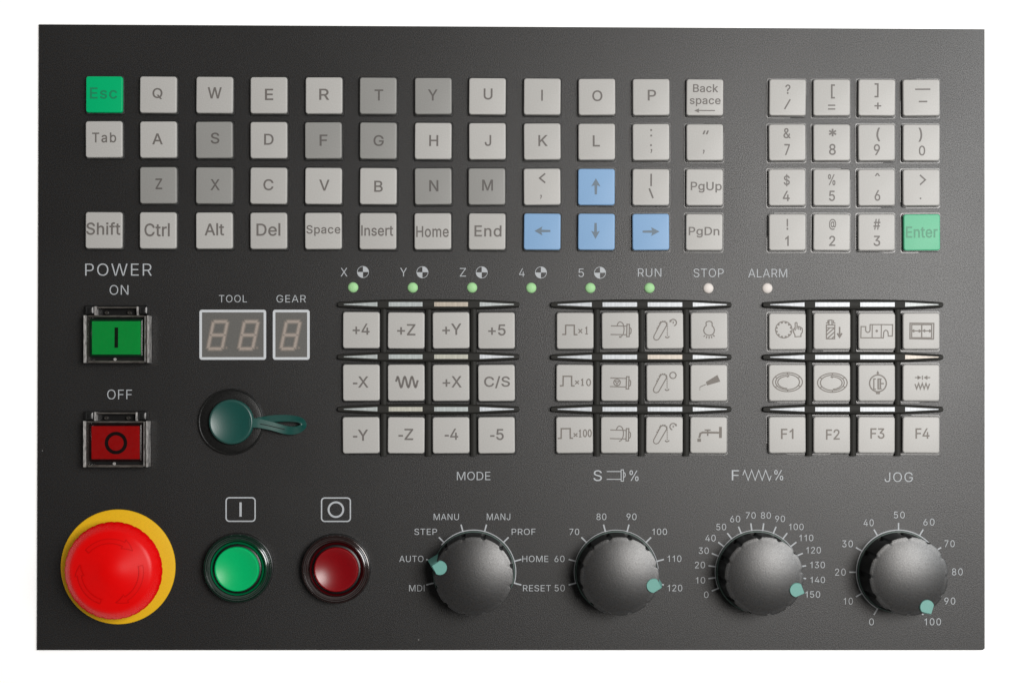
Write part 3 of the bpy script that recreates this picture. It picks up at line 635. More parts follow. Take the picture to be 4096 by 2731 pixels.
def start_box(mb):
    mb.stroke(rr_outline(904.5, 1989.5, 1020.5, 2083.5, 13), 5.2, Z0, closed=True)
    mb.flat([(957.8, 2008), (966.8, 2008), (966.8, 2065), (957.8, 2065)], Z0)
print_marks('start_symbol', start_box)
def stop_box(mb):
    mb.stroke(rr_outline(1286.3, 1990.5, 1401.5, 2084, 13), 5.2, Z0, closed=True)
    mb.stroke(arc(1343.7, 2037, 29.3, 0, 360, 40), 7.6, Z0, closed=True)
print_marks('stop_symbol', stop_box)

def spindle_head(mb):
    add_text(mb, 'S', (2373.7, 1879.5, 2407.7, 1923), Z0)
    f = lambda x, y: (2180 + x * .4464, 1850 + y * .4464)
    mb.stroke([f(553, 78), f(680, 78)], 3.2, Z0); mb.stroke([f(553, 148), f(680, 148)], 3.2, Z0)
    mb.stroke([f(682, 63), f(703, 63), f(703, 164), f(682, 164)], 3.2, Z0 + .05, closed=True)
    mb.stroke([f(704, 86), f(714, 90), f(719, 102), f(719, 114), f(714, 126), f(704, 130)], 3.0, Z0 + .1)
    add_text(mb, '%', (2518, 1880, 2554, 1923), Z0)
print_marks('spindle_heading', spindle_head)
def feed_head(mb):
    add_text(mb, 'F', (2927, 1879.5, 2956, 1920), Z0)
    f = lambda x, y: (2730 + x * .4464, 1850 + y * .4464)
    mb.stroke([f(540, 112), f(557, 66), f(588, 155), f(619, 66), f(651, 155), f(682, 66), f(714, 155), f(745, 66), f(779, 158), f(794, 116)], 3.2, Z0)
    add_text(mb, '%', (3097, 1878.5, 3132.5, 1920), Z0)
print_marks('feed_heading', feed_head)

# ------------------------------------------------------------------ push keys
CAPH = 24.0
def cap_mesh(name, m, w=146.5, d=145.0):
    w *= (CAPH * -1 + CAPH + CAMH - CAPH) / CAMH; d *= (CAMH - CAPH) / CAMH
    mb = MB().rrect(-w / 2, -d / 2, w / 2, d / 2,
                    [(0, 5), (0, CAPH - 4.5), (0.9, CAPH - 1.6), (2.6, CAPH - 0.3), (4.5, CAPH)], 10, 5)
    me = bpy.data.meshes.new(name)
    me.from_pydata([(x * S, -y * S, (z - CAPH) * S) for x, y, z in mb.v], [], [f[::-1] for f in mb.f])
    fix_normals(me)
    me.materials.append(m)
    for p in me.polygons: p.use_smooth = True
    me.set_sharp_from_angle(angle=math.radians(50))
    return me
CAPS = {k: cap_mesh('key', M[k]) for k in ('key', 'key_grey', 'key_blue', 'key_green', 'key_mint')}
LEG = {'key': 'legend', 'key_grey': 'legend_on_grey', 'key_blue': 'legend_on_blue', 'key_green': 'legend_on_green', 'key_mint': 'legend_on_mint'}

def skirt_mesh():
    w = 153.0
    mb = MB()
    mb.rrect(-w / 2, -w / 2, w / 2, w / 2, [(0, 0.3), (0, 6), (1.6, 8.5), (4, 8.5), (5, 5)], 9, 5, cap1=True)
    me = bpy.data.meshes.new('key_skirt')
    me.from_pydata([(x * S, -y * S, z * S) for x, y, z in mb.v], [], [f[::-1] for f in mb.f])
    fix_normals(me)
    me.materials.append(M['clear_rim'])
    return me
def gap_shade_mesh():
    w = 159.0
    mb = MB().rrect(-w / 2, -w / 2, w / 2, w / 2, [(0, 0.6)], 8, 5, cap1=True)
    me = bpy.data.meshes.new('key_gap_shade')
    me.from_pydata([(x * S, -y * S, z * S) for x, y, z in mb.v], [], [f[::-1] for f in mb.f])
    fix_normals(me)
    me.materials.append(M['gap_shade'])
    return me
SKIRT, GAP_SHADE = skirt_mesh(), gap_shade_mesh()
ZL = CAPH + 0.5

def key(qx, qy, kind='key', legend=None, label=None, lm=None, name='key'):
    """a push key whose cap top appears centred on (qx, qy)"""
    px, py = true_pos(qx, qy, CAPH)
    k = part(name, None, None, panel, (px, py, CAPH), mesh_data=CAPS[kind], label=label)
    k.rotation_euler[2] = math.radians(rnd.uniform(-0.5, 0.5))
    k.rotation_euler[0] = math.radians(rnd.uniform(-0.5, 0.5))
    k.rotation_euler[1] = math.radians(rnd.uniform(-0.5, 0.5))
    wx, wy = true_pos(qx, qy + 1, CAPH * 0.5)
    part('key_gap_shade', None, None, panel if False else k, (px, py, 0), mesh_data=GAP_SHADE)
    part('key_skirt', None, None, k, (px + (wx - px) * .3, py, 0), mesh_data=SKIRT)
    if legend:
        mb = MB(); legend(mb)
        mb.tilt(CAPH)
        part('legend', mb, M[lm or LEG[kind]], k, centre(mb), smooth=0)
    return k

def T(*items, space=6.0, slant=0.0):
    def fn(mb):
        for txt, box in items:
            add_text(mb, txt, box, ZL, space, slant, thin=-5.0)
    return fn
def lines(*strokes):
    """strokes: (points, width[, closed])"""
    def fn(mb):
        for i, s in enumerate(strokes):
            mb.stroke(s[0], s[1] * 1.28, ZL + i * 0.03, closed=len(s) > 2 and s[2])
    return fn
def polys(*ps):
    def fn(mb):
        for i, p in enumerate(ps):
            mb.add(*fill_polys([p], ZL + i * 0.03))
    return fn
def both(*fns):
    def fn(mb):
        for f in fns: f(mb)
    return fn
def sq(x, y, w): return [(x - w / 2, y - w / 2), (x + w / 2, y - w / 2), (x + w / 2, y + w / 2), (x - w / 2, y + w / 2)]
def comma(x, y): return [(x - 3, y - 7), (x + 4, y - 7), (x + 4, y), (x, y + 9), (x - 3, y + 8), (x + 0.5, y)]

COLX = [416.7, 632.7, 858, 1075, 1295.7, 1512.5, 1733, 1949.5, 2169, 2388, 2605, 2820]
PADX = [3151, 3327.6, 3508, 3686]
def rowy(r, x):
    a, b = ((378, 390), (557.5, 569.5), (740.5, 749.5), (921, 928.5))[r]
    return a + (b - a) * min(1.0, (x - 416) / 2404) + max(0, x - 2820) / 880 * 1.0

def arrow_up(x0, y0, x1, y1):
    xm = (x0 + x1) / 2; h = (y1 - y0) * 0.5
    return [(xm, y0), (x1, y0 + h), (xm + 5.5, y0 + h * .86), (xm + 4.5, y1), (xm - 4.5, y1), (xm - 5.5, y0 + h * .86), (x0, y0 + h)]
def flip_v(p, y0, y1): return [(x, y0 + y1 - y) for x, y in p]
def arrow_left(x0, y0, x1, y1):
    ym = (y0 + y1) / 2; w = (x1 - x0) * 0.5
    return [(x0, ym), (x0 + w, y0), (x0 + w * .86, ym - 5), (x1, ym - 4), (x1, ym + 4), (x0 + w * .86, ym + 5), (x0 + w, y1)]
def flip_h(p, x0, x1): return [(x0 + x1 - x, y) for x, y in p]

R0 = [('key_green', 'Esc', (360, 351, 469, 396)), ('key', 'Q', (610, 353, 650, 397)), ('key', 'W', (831, 350, 887, 395)),
      ('key', 'E', (1060, 356, 1093, 401.5)), ('key', 'R', (1277, 356, 1317, 400.5)), ('key_grey', 'T', (1498.5, 358.7, 1533, 403)),
      ('key_grey', 'Y', (1712, 358.7, 1750.5, 403)), ('key', 'U', (1934.7, 355, 1970, 399.5)), ('key', 'I', (2165, 360, 2171.5, 404)),
      ('key', 'O', (2369, 362, 2410, 406)), ('key', 'P', (2591, 360, 2624.5, 403)), ('key', None, None)]
R1 = [('key', 'Tab', (369, 531, 465, 571)), ('key', 'A', (609, 534.5, 651, 578)), ('key_grey', 'S', (843, 531, 877.6, 575.6)),
      ('key', 'D', (1056.6, 536, 1094.6, 580)), ('key_grey', 'F', (1278.6, 539, 1309.7, 584)), ('key_grey', 'G', (1494, 541, 1535, 585)),
      ('key', 'H', (1717, 541, 1753, 585)), ('key', 'J', (1939, 541, 1965, 585)), ('key', 'K', (2153.6, 541, 2191, 585)),
      ('key', 'L', (2371, 542, 2399.5, 587)), ('key', None, None), ('key', None, None)]
R2 = [None, ('key_grey', 'Z', (622, 714.5, 649, 757.5)), ('key_grey', 'X', (842, 717.5, 879, 761)), ('key', 'C', (1053.5, 717, 1094, 762)),
      ('key', 'V', (1277, 719, 1318, 763)), ('key', 'B', (1497, 723.5, 1531, 768)), ('key_grey', 'N', (1717, 721, 1753.6, 766)),
      ('key_grey', 'M', (1928.6, 719, 1972, 763)), ('key', None, None), ('key_blue', None, None), ('key', None, None),
      ('key', 'PgUp', (2763, 728, 2887, 771))]
R3 = [('key', 'Shift', (345, 889, 482, 940)), ('key', 'Ctrl', (578, 893, 679, 946)), ('key', 'Alt', (818.5, 893, 897, 942)),
      ('key', 'Del', (1026, 893, 1121.5, 944)), ('key', 'Space', (1225.5, 900.5, 1361.7, 943.5)), ('key', 'Insert', (1445, 901.5, 1573, 944)),
      ('key', 'Home', (1665, 904.6, 1795, 949)), ('key', 'End', (1898, 902, 2006, 947)), ('key_blue', None, None),
      ('key_blue', None, None), ('key_blue', None, None), ('key', 'PgDn', (2755, 908, 2877.5, 950.5))]
back = both(T(('Back', (2772, 338, 2873, 370))), T(('space', (2759, 394, 2882.6, 426))),
            lines(([(2795, 443), (2860, 443)], 3.2)), polys([(2777, 443.5), (2797, 435), (2795, 443.5), (2797, 452)]))
colon = polys(sq(2605, 521, 7), sq(2605, 543, 7), sq(2604, 581.6, 7), comma(2604.6, 604))
quote = polys([(2816, 523), (2823, 523), (2817, 538), (2810, 538)], [(2829, 523), (2836, 523), (2830, 538), (2823, 538)], comma(2814, 607))
less = both(lines(([(2181, 694.5), (2159, 713), (2181, 731.5)], 5)), polys(comma(2163, 787)))
pipe = lines(([(2604.5, 695.5), (2604.5, 745)], 5), ([(2597, 754), (2612.5, 793)], 5))
NAMEKEY = 'key'
COLN = {'key': 'light grey', 'key_grey': 'dark grey', 'key_blue': 'blue', 'key_green': 'green', 'key_mint': 'green'}
for r, row in enumerate((R0, R1, R2, R3)):
    for c, e in enumerate(row):
        if e is None: continue
        kind, txt, box = e
        x = COLX[c]
        if r == 1: x += (-1.2, 0.5, -1.5, 0, -2.5, 0.5, -.5, 0, 0, -1, -0.5, 0)[c]
        if r == 2: x += (0, 0.5, -1, -0.5, -2, 0.5, -.5, -2, -.5, -2, -1, -1)[c]
        if r == 3: x += (-1.5, -0.5, -1, -0.5, -2.5, -1, -2, -1, 0, -2, -1.5, -2.5)[c]
        y = rowy(r, x)
        if txt:
            leg = T((txt, box), space={'Tab': 40, 'Esc': 22, 'Back': 14, 'End': 16, 'Space': 14, 'Home': 10}.get(txt, 6))
            lab = '%s key marked %s' % (COLN[kind], txt)
        else:
            leg, lab = {(0, 11): (back, 'light grey Backspace key with a small left arrow'), (1, 10): (colon, 'light grey key with colon above semicolon'),
                        (1, 11): (quote, 'light grey key with double quote above a comma mark'), (2, 8): (less, 'light grey key with less-than sign above a comma'),
                        (2, 9): (polys(arrow_up(2365, 714, 2402, 778)), 'blue key with an up arrow'), (2, 10): (pipe, 'light grey key with vertical bar above a backslash'),
                        (3, 8): (polys(arrow_left(2138, 906, 2201.5, 942)), 'blue key with a left arrow'),
                        (3, 9): (polys(flip_v(arrow_up(2365, 892, 2399.5, 955.6), 892, 955.6)), 'blue key with a down arrow'),
                        (3, 10): (polys(flip_h(arrow_left(2571, 909, 2638, 944), 2571, 2638)), 'blue key with a right arrow')}[(r, c)]
        key(x, y, kind, leg, lab)

PAD = [
    [both(T(('?', (3141, 339, 3161.5, 377))), lines(([(3161, 398), (3138.5, 437.5)], 4.5))),
     both(lines(([(3339.6, 341.5), (3327, 341.5), (3327, 392), (3339.6, 392)], 5)), lines(([(3312, 422), (3341, 422)], 4.2), ([(3312, 437), (3341, 437)], 4.2))),
     both(lines(([(3498, 337), (3511, 337), (3511, 387.5), (3498, 387.5)], 5)), T(('+', (3498, 411, 3525, 437.6)))),
     lines(([(3661, 358), (3721.6, 358)], 4.6), ([(3675, 407), (3709, 407)], 4.6))],
    [T(('&', (3134, 513, 3163, 554)), ('7', (3137.5, 576.5, 3159.5, 621))), T(('*', (3315, 516, 3346, 546)), ('8', (3316, 576, 3343, 621))),
     T(('(', (3505.6, 511.5, 3521, 566)), ('9', (3495, 577, 3520, 621))), T((')', (3674, 511.5, 3689, 568)), ('0', (3675.5, 583, 3701, 623)))],
    [T(('$', (3135, 697, 3159.5, 746)), ('4', (3131, 764, 3159, 805))), T(('%', (3312, 697, 3341.5, 742)), ('5', (3316, 763, 3340, 805))),
     T(('^', (3499, 693, 3521, 705)), ('6', (3498, 761, 3521, 804))), both(lines(([(3680, 700.5), (3701.5, 720), (3680, 739.5)], 4.6)), polys(sq(3682, 794, 6)))],
    [T(('!', (3146, 876, 3153, 920)), ('1', (3141, 943, 3155, 984))), T(('@', (3316, 876, 3344, 920)), ('2', (3317, 943, 3341.5, 984))),
     T(('#', (3493.6, 876, 3522, 919)), ('3', (3494, 943, 3521, 984.5))), T(('Enter', (3624, 906, 3750.6, 951.5)))]]
PADN = [['question mark above a slash', 'opening bracket above an equals sign', 'closing bracket above a plus', 'long dash above a short dash'],
        ['ampersand and 7', 'asterisk and 8', 'opening parenthesis and 9', 'closing parenthesis and 0'],
        ['dollar sign and 4', 'percent sign and 5', 'caret and 6', 'greater-than sign above a dot'],
        ['exclamation mark and 1', 'at sign and 2', 'hash and 3', 'Enter']]
for r in range(4):
    for c in range(4):
        kind = 'key_mint' if (r, c) == (3, 3) else 'key'
        x = PADX[c] + ((0, 0, 0, 0), (-1.5, 0, -1, 0), (-2, 0, -1, 0), (-1, 0, -1, 2))[r][c]
        key(x, rowy(r, PADX[c]), kind, PAD[r][c], ('pale green key marked ' if kind == 'key_mint' else 'light grey key marked ') + PADN[r][c])

# function keys with pictograms: strokes read off enlargements of the photo
def F(ox, oy, k): return lambda *pts: [(ox + x * k, oy + y * k) for x, y in pts]
A1, A2, A3 = F(2210, 1230, .15306), F(2570, 1230, .15306), F(2210, 1440, .30612)
A4, A5, A6, A7 = F(3060, 1230, .15306), F(3420, 1230, .15306), F(3060, 1440, .15306), F(3420, 1440, .15306)
LW = 4.2
def cross(x0, y0, x1, y1): return [((x0, y0), (x1, y1)), ((x0, y1), (x1, y0))]
def one(x, y0, y1, w): return [([(x - w * .55, y0 + w * .5), (x, y0), (x, y1)], 3.4), ([(x - w * .6, y1), (x + w * .6, y1)], 2.6)]
def pulse(f, pts, mul, ones, zeros):
    st = [(f(*pts), LW)]
    for a in cross(*mul): st.append((f(*a), 3.4))
    for x, y0, y1, w in ones:
        st += one(x, y0, y1, w)
    for x, y, rx, ry in zeros:
        st.append((arc(x, y, rx, 0, 360, 24, ry), 3.2, True))
    return lines(*st)
p1 = A1((893, 515), (893, 690)); p10 = A3((392, 250), (392, 330)); p100 = A3((362, 915), (362, 1003))
z10 = A3((472, 290))[0]; za = A3((425, 955))[0]; zb = A3((487, 955))[0]
pulse1 = pulse(A1, [(255, 700), (343, 700), (345, 462), (570, 462), (570, 706), (652, 706)], (680, 562, 775, 665), [(p1[0][0], p1[0][1], p1[1][1], 9)], [])
pulse10 = pulse(A3, [(95, 336), (138, 334), (140, 211), (250, 211), (250, 335), (290, 337)], (298, 268, 345, 312), [(p10[0][0], p10[0][1], p10[1][1], 9)], [(z10[0], z10[1], 7.6, 13)])
pulse100 = pulse(A3, [(70, 1019), (113, 1019), (115, 893), (232, 893), (232, 1018), (268, 1018)], (278, 955, 325, 998), [(p100[0][0], p100[0][1], p100[1][1], 8)], [(za[0], za[1], 6.2, 14), (zb[0], zb[1], 6.2, 14)])

def spindle(f, k, dx=0, dy=0, kind='cw'):
    """f maps crop coords measured on the first spindle key; other keys reuse it shifted"""
    g = lambda *p: [(x + dx, y + dy) for x, y in f(*p)]
    st = [(g((1525, 475), (1945, 487)), 3.0), (g((1515, 700), (1930, 710)), 3.0),
          (g((1948, 440), (2013, 440), (2003, 760), (1938, 760)), 3.4, True),
          (g((2012, 530), (2035, 532), (2058, 565), (2052, 655), (2035, 685), (2006, 690)), 3.0)]
    if kind != 'stop':
        st.append((g((1690, 470), (1705, 425), (1735, 385), (1770, 374), (1815, 392), (1848, 430), (1866, 500), (1872, 560), (1866, 630), (1845, 700), (1810, 745), (1755, 775)), 2.8))
        if kind == 'cw':
            st.append((g((1755, 745), (1752, 778), (1800, 775)), 2.6))
    else:
        c = g((1700, 592))[0]
        st.append((arc(c[0], c[1], 13, 0, 360, 28), 2.8, True))
        st.append(([(c[0] - 7.5, c[1] - 5), (c[0] + 7.5, c[1] - 5), (c[0], c[1] + 7)], 2.4, True))
        st.append(([(c[0], c[1] + 6), (c[0], c[1] + 12)], 2.2))
    return lines(*st)
def conveyor(dx=0, dy=0, kind='cw'):
    g = lambda *p: [(x + dx, y + dy) for x, y in A2(*p)]
    st = [(g((300, 735), (475, 405), (505, 375), (550, 368), (600, 382), (632, 420), (630, 470), (445, 790), (415, 830), (360, 848), (310, 828), (290, 785)), 3.0, True)]
    for a, b in (((395, 545), (372, 532)), ((430, 495), (402, 478)), ((465, 425), (437, 408)), ((490, 392), (468, 362)), ((535, 370), (528, 342)), ((585, 372), (592, 345)), ((622, 405), (648, 390)), ((632, 445), (660, 440))):
        st.append((g(a, b), 4.2))
    for y in (480, 535, 590, 645, 700):
        st.append((g((650, y), (650, y + 32)), 3.0))
    st.append((g((595, 755), (618, 780), (645, 788), (675, 780), (702, 755)), 3.4))
    c = g((805, 395))[0]
    if kind == 'cw':
        st.append((arc(c[0], c[1], 13, -70, 165, 20), 3.2))
        st.append(([(c[0] - 12, c[1] - 11), (c[0] - 13, c[1] - 4), (c[0] - 6, c[1] - 5)], 2.6))
        st.append(([(c[0], c[1] - 5), (c[0], c[1] + 4)], 2.8))
    elif kind == 'stop':
        st.append((arc(c[0], c[1], 12.5, 0, 360, 28), 3.2, True))
    else:
        st.append((arc(c[0], c[1], 13, 70, -165, 20), 3.2))
        st.append(([(c[0] + 12, c[1] - 11), (c[0] + 13, c[1] - 4), (c[0] + 6, c[1] - 5)], 2.6))
        st.append(([(c[0], c[1] - 5), (c[0], c[1] + 4)], 2.8))
    return lines(*st)
bulb_c = A2((1740, 590))[0]
bulb = lines((A2((1670, 470), (1660, 400), (1680, 372), (1745, 355), (1800, 368), (1820, 400), (1822, 478), (1862, 520), (1882, 590), (1865, 660), (1815, 712), (1740, 728), (1665, 705), (1615, 655), (1600, 590), (1620, 520)), 3.2, True),
             *[(A2(a, b), 3.2) for a, b in (((1632, 727), (1597, 758)), ((1685, 745), (1662, 802)), ((1740, 752), (1740, 812)), ((1798, 745), (1815, 800)), ((1842, 717), (1885, 755)))])
nozzle = both(polys(A3((2005, 285), (2155, 193), (2192, 280), (2020, 330))), lines((A3((2005, 316), (1945, 342), (1924, 352)), 2.4), (A3((1925, 362), (1925, 374)), 2.2), (A3((1925, 382), (1925, 392)), 2.2)))
tap = lines((A3((2195, 870), (2195, 1015)), 8.5), (A3((2182, 946), (1962, 944), (1932, 958), (1918, 1015)), 6.0), (A3((1917, 1026), (1917, 1066)), 11), (A3((1988, 912), (2066, 912)), 4.0), (A3((2028, 916), (2028, 936)), 4.5), (A3((2028, 953), (2028, 988)), 4.5))
gc = A4((492, 578))[0]
gear_pts = []
for i in range(12):
    a = i * 30 + 15
    for da, rr in ((-11, 33.0), (-4, 33.0), (-3.5, 27.5), (3.5, 27.5), (4, 33.0), (11, 33.0)):
        gear_pts.append((gc[0] + rr * math.sin(math.radians(a + da)), gc[1] - rr * math.cos(math.radians(a + da))))
gear_hand = lines((gear_pts, 3.0, True),
                  (A4((790, 520), (788, 405), (815, 388), (838, 405), (840, 490), (905, 500), (975, 545), (978, 640), (942, 690), (938, 755), (785, 762), (780, 705), (748, 645), (745, 570)), 3.2, True),
                  (A4((838, 490), (838, 565)), 3.0), (A4((880, 505), (885, 578)), 3.0), (A4((925, 530), (930, 592)), 3.0), (A4((790, 520), (790, 600)), 3.0))
drill = lines((A4((1605, 455), (1825, 455), (1820, 815), (1605, 815)), 3.4, True), (A4((1610, 527), (1818, 527)), 3.0),
              (A4((1612, 615), (1690, 535)), 3.6), (A4((1615, 710), (1800, 545)), 3.6), (A4((1640, 800), (1815, 640)), 3.6), (A4((1750, 805), (1815, 750)), 3.4),
              (A4((1672, 450), (1672, 330), (1752, 330), (1752, 450)), 3.4), (A4((1592, 405), (1642, 405), (1642, 330)), 3.0), (A4((1840, 405), (1792, 405), (1792, 330)), 3.0),
              (A4((1950, 505), (1950, 755)), 4.4), (A4((1890, 672), (1950, 768), (2010, 672)), 5.0))
dot = A5((568, 610))[0]
clamp = both(lines((A5((152, 790), (160, 495), (282, 497), (278, 590), (292, 628), (335, 652), (378, 630), (394, 590), (396, 443), (985, 447), (975, 745), (868, 745), (864, 650), (845, 608), (805, 590), (768, 608), (750, 650), (742, 792)), 3.4, True),
                   (A5((452, 447), (448, 788)), 3.0), (A5((690, 450), (684, 790)), 3.0)), polys(arc(dot[0], dot[1], 5, 0, 345, 14)))
doors = lines((A5((1440, 408), (2060, 415), (2050, 825), (1435, 808)), 4.0, True), (A5((1485, 443), (2005, 448), (2000, 790), (1480, 785)), 3.4, True), (A5((1745, 445), (1742, 788)), 3.8),
              (A5((1495, 605), (1720, 612)), 3.6), (A5((1548, 572), (1500, 605), (1548, 640)), 3.6), (A5((1668, 578), (1718, 612), (1668, 645)), 3.6),
              (A5((1778, 605), (1990, 612)), 3.6), (A5((1830, 572), (1782, 605), (1830, 640)), 3.6), (A5((1940, 578), (1988, 612), (1940, 645)), 3.6))
def carousel(cx, cy, side):
    c = A6((cx, cy))[0]; k = .15306
    st = [(arc(c[0], c[1], 388 * k, 0, 360, 48, 248 * k), 3.2, True), (arc(c[0], c[1], 312 * k, 0, 360, 48, 200 * k), 3.2, True)]
    st.append((arc(c[0], c[1] + 1, 255 * k, 0 if side > 0 else -2, 176 if side > 0 else -178, 24, 162 * k), 3.2))
    for a in (0, 58, 118, 180, 238, 302):
        s, co = math.sin(math.radians(a)), math.cos(math.radians(a))
        st.append(([(c[0] + 312 * k * s, c[1] - 200 * k * co), (c[0] + 388 * k * s, c[1] - 248 * k * co)], 2.8))
    e = (c[0], c[1] + 1 - 162 * k)
    st.append(([(e[0] - 1 * side, e[1] - 3), (e[0] - 5 * side, e[1] + 1), (e[0] + 2 * side, e[1] + 4)], 3.0))
    return lines(*st)
wc = A7((600, 605))[0]
workholder = both(lines((arc(wc[0], wc[1], 33.5, 0, 360, 40), 4.0, True), (A7((597, 345), (597, 392)), 3.4), (A7((545, 490), (492, 490), (492, 760), (545, 760)), 3.6),
                        (A7((590, 490), (697, 490)), 3.4), (A7((606, 490), (606, 750)), 4.6), (A7((662, 490), (662, 750)), 4.6), (A7((590, 752), (697, 752)), 3.4), (A7((675, 612), (756, 612)), 4.0)),
                  polys(A7((597, 275), (638, 355), (555, 355)), A7((540, 832), (655, 832), (645, 888), (552, 888))))
spring = both(lines((A7((1565, 455), (1660, 455)), 3.2), (A7((1762, 405), (1762, 512)), 3.0), (A7((1870, 455), (1968, 455)), 3.2),
                    (A7((1568, 622), (1612, 748), (1662, 608), (1708, 748), (1760, 608), (1808, 752), (1855, 608), (1905, 748), (1950, 618)), 3.8)),
              polys(A7((1635, 400), (1737, 455), (1635, 512)), A7((1790, 455), (1892, 400), (1892, 512))))
wv = []
for i in range(61):
    t = i / 60
    env = 36 if 0.06 < t < 0.94 else 28
    wv.append((1250 + (582 + 152 * t) * .574, 1000 + (917 - env * math.sin(2 * math.pi * (t * 3.05 + 0.02)) + 2) * .574))
wave = lines((wv, 6.2))

SP = 208.0
FK = [
  [(1445, 1320, T(('+4', (1410.7, 1294, 1478.5, 1338.7)), space=0), '+4'), (1624.5, 1321.5, T(('+Z', (1588.7, 1296, 1662, 1341)), space=0), '+Z'),
   (1804, 1321, T(('+Y', (1769.5, 1294, 1846, 1339)), space=0), '+Y'), (1986, 1322, T(('+5', (1953, 1297.5, 2022.6, 1342)), space=0), '+5'),
   (1445, 1530, T(('-X', (1412, 1505, 1474, 1549.5))), '-X'), (1624.5, 1530, wave, 'a wavy line'), (1804, 1530.5, T(('+X', (1770.6, 1504, 1847, 1549)), space=0), '+X'),
   (1986, 1531, T(('C/S', (1936.5, 1504, 2040, 1552))), 'C/S'),
   (1444, 1740, T(('-Y', (1412, 1717.5, 1472.7, 1762)), space=4), '-Y'), (1624.5, 1740, T(('-Z', (1594, 1714, 1653, 1759))), '-Z'),
   (1804, 1740, T(('-4', (1779, 1713.5, 1833, 1758))), '-4'), (1986, 1740, T(('-5', (1961, 1715, 2015, 1759.5))), '-5')],
  [(2300.6, 1322.6, pulse1, 'a pulse and x1'), (2481, 1322, spindle(A1, 1), 'a spindle with a clockwise arc'), (2660, 1322, conveyor(), 'a chip conveyor with a clockwise arc'),
   (2837, 1322.5, bulb, 'a light bulb'), (2299, 1530.7, pulse10, 'a pulse and x10'),
   (2479, 1530.7, spindle(A1, 1, -2, 208.5, 'stop'), 'a spindle with a brake triangle'), (2660, 1530.7, conveyor(-1, 210.5, 'stop'), 'a chip conveyor with a circle'), (2836, 1531, nozzle, 'a coolant nozzle'),
   (2298.5, 1739, pulse100, 'a pulse and x100'), (2477.5, 1739, spindle(A1, 1, -2.5, 416, 'ccw'), 'a spindle with a plain arc'), (2658, 1739, conveyor(-.5, 415, 'ccw'), 'a chip conveyor with an open arc'), (2835, 1739.5, tap, 'a dripping tap')],
  [(3150, 1325.5, gear_hand, 'a toothed wheel and a pointing hand'), (3328.6, 1324, drill, 'a cutter and a down arrow'), (3508, 1324.5, clamp, 'a clamp outline and a dot'), (3685.5, 1324, doors, 'sliding doors'),
   (3149.5, 1530.6, carousel(590, 572, -1), 'an oval ring with an inner arc at left'), (3328, 1531, carousel(1760, 590, 1), 'an oval ring with an inner arc at right'), (3507.6, 1531, workholder, 'a ringed clamp and an up arrow'), (3685, 1530.6, spring, 'two facing arrows over a zigzag'),
   (3149.5, 1738.7, T(('F1', (3124, 1713.5, 3174, 1755)), space=2), 'F1'), (3328, 1738.7, T(('F2', (3304, 1716, 3359, 1757.5)), space=2), 'F2'),
   (3506.5, 1738.7, T(('F3', (3481.5, 1712, 3538, 1754)), space=2), 'F3'), (3685, 1738.7, T(('F4', (3662, 1712, 3718, 1753.5)), space=2), 'F4')]]
for bi, blk in enumerate(FK):
    for i, (x, y, leg, nm) in enumerate(blk):
        thin = not isinstance(nm, str) or (len(nm) > 3)
        key(x, y, 'key', leg, 'light grey key showing ' + nm if len(nm) > 3 else 'light grey key marked ' + nm, lm='legend_thin' if (thin or nm.startswith('F')) and nm != 'a wavy line' else 'legend', name='function_key')

